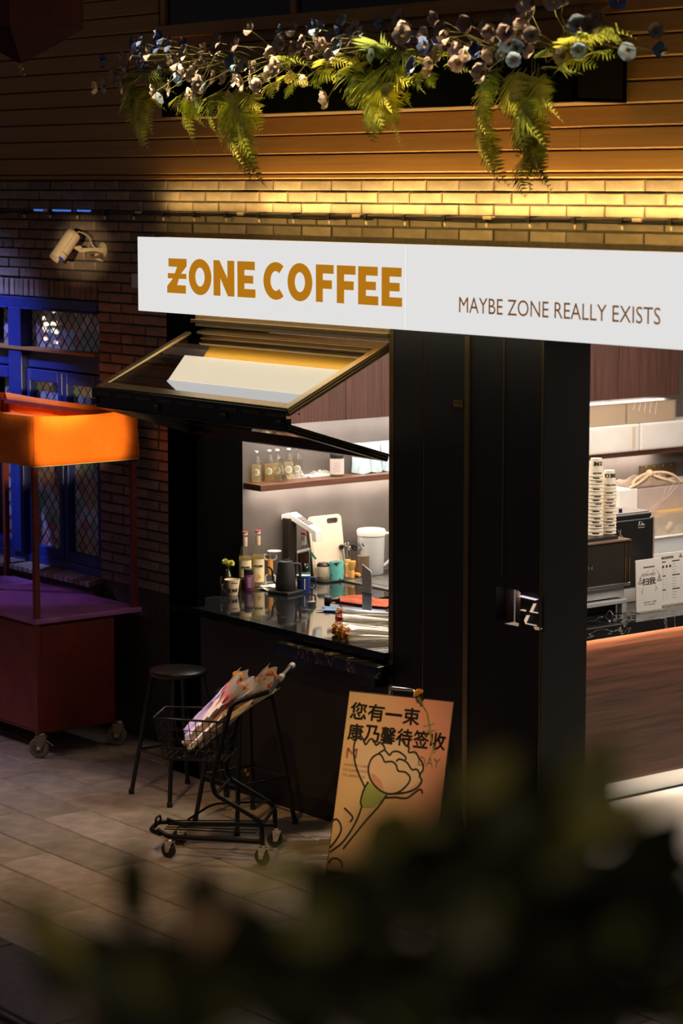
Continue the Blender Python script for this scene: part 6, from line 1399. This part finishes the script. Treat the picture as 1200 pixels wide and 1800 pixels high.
shr = [('broad-leaved shrub close to the lens, before the paving', (250, 1700), 1.55, [
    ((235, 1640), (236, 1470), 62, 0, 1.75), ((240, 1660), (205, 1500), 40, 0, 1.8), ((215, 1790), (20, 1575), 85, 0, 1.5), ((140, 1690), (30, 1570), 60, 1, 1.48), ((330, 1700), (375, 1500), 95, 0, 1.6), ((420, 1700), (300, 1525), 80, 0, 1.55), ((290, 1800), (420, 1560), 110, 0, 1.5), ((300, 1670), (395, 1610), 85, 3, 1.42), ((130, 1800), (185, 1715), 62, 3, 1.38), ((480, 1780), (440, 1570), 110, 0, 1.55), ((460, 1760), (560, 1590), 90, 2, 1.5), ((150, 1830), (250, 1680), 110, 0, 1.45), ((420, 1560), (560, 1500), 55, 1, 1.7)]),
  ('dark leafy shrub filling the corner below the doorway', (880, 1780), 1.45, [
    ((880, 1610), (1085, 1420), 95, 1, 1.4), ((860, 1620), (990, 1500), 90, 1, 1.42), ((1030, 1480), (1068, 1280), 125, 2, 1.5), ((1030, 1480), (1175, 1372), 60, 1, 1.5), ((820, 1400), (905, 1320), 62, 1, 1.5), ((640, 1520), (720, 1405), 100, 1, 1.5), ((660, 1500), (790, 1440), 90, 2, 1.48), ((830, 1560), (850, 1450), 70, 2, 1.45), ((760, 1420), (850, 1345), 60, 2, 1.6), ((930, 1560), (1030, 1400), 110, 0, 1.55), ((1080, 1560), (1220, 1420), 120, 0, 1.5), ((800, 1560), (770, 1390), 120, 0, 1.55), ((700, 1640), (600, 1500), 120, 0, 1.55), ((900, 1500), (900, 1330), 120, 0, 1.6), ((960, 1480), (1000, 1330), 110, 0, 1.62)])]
for lab, (cx, cy), dd, lv in shr:
    base = pt(cx, cy, dd); base.z = GZ
    t = thing('leafy_shrub', lab, 'plant', base)
    r_ = random.Random(cx)
    tips = []
    for (a, b2, wd, m, d) in lv:
        A_, B_ = pt(*a, d), pt(*b2, d + r_.uniform(-.06, .06)); leaf(A_, B_, wd * d / FPX, LF[m], t, r_.uniform(-.35, .35)); tips.append(A_)
    n_ = 120 if cx > 500 else 30
    for k in range(n_):
        if cx > 500: ax_ = r_.uniform(560, 1240); lim = 1560 if ax_ < 700 else 1500; ay_ = lim + 330 * r_.random() + 20
        else: ax_ = r_.uniform(180, 620); ay_ = 1690 + 150 * r_.random() + (20 if ax_ > 330 and ax_ < 420 else 0)
        d = r_.uniform(1.25, 1.6); an = R(r_.uniform(35, 145)); L_ = r_.uniform(110, 190)
        bx, by = ax_ + L_ * math.cos(an), ay_ - L_ * math.sin(an) * (.8 if ay_ > 1640 else .5)
        if 555 < bx < 660 and 1590 < by < 1690: by = 1700
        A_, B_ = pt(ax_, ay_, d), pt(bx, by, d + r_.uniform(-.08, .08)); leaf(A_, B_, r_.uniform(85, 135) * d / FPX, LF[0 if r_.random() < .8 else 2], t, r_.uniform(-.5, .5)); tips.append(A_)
    for k in range(9):
        q = tips[(k * 7) % len(tips)]; b0_ = base + Vector((r_.uniform(-.06, .06), r_.uniform(-.06, .06), .24))
        MB().tube([b0_, b0_.lerp(q, .5) + Z3 * .03, q], [.008, .006, .003], 6).build('stem', mat('shrub_stem', (.05, .045, .025), .7), t, smooth=60)
    MB().lathe([(.12, 0), (.13, .01), (.16, .22), (.17, .23), (.15, .235), (.14, .21), (.001, .21)], base, 28).build('pot', mat('dark_pot', (.04, .038, .036), .7, var=.1), t, smooth=40)
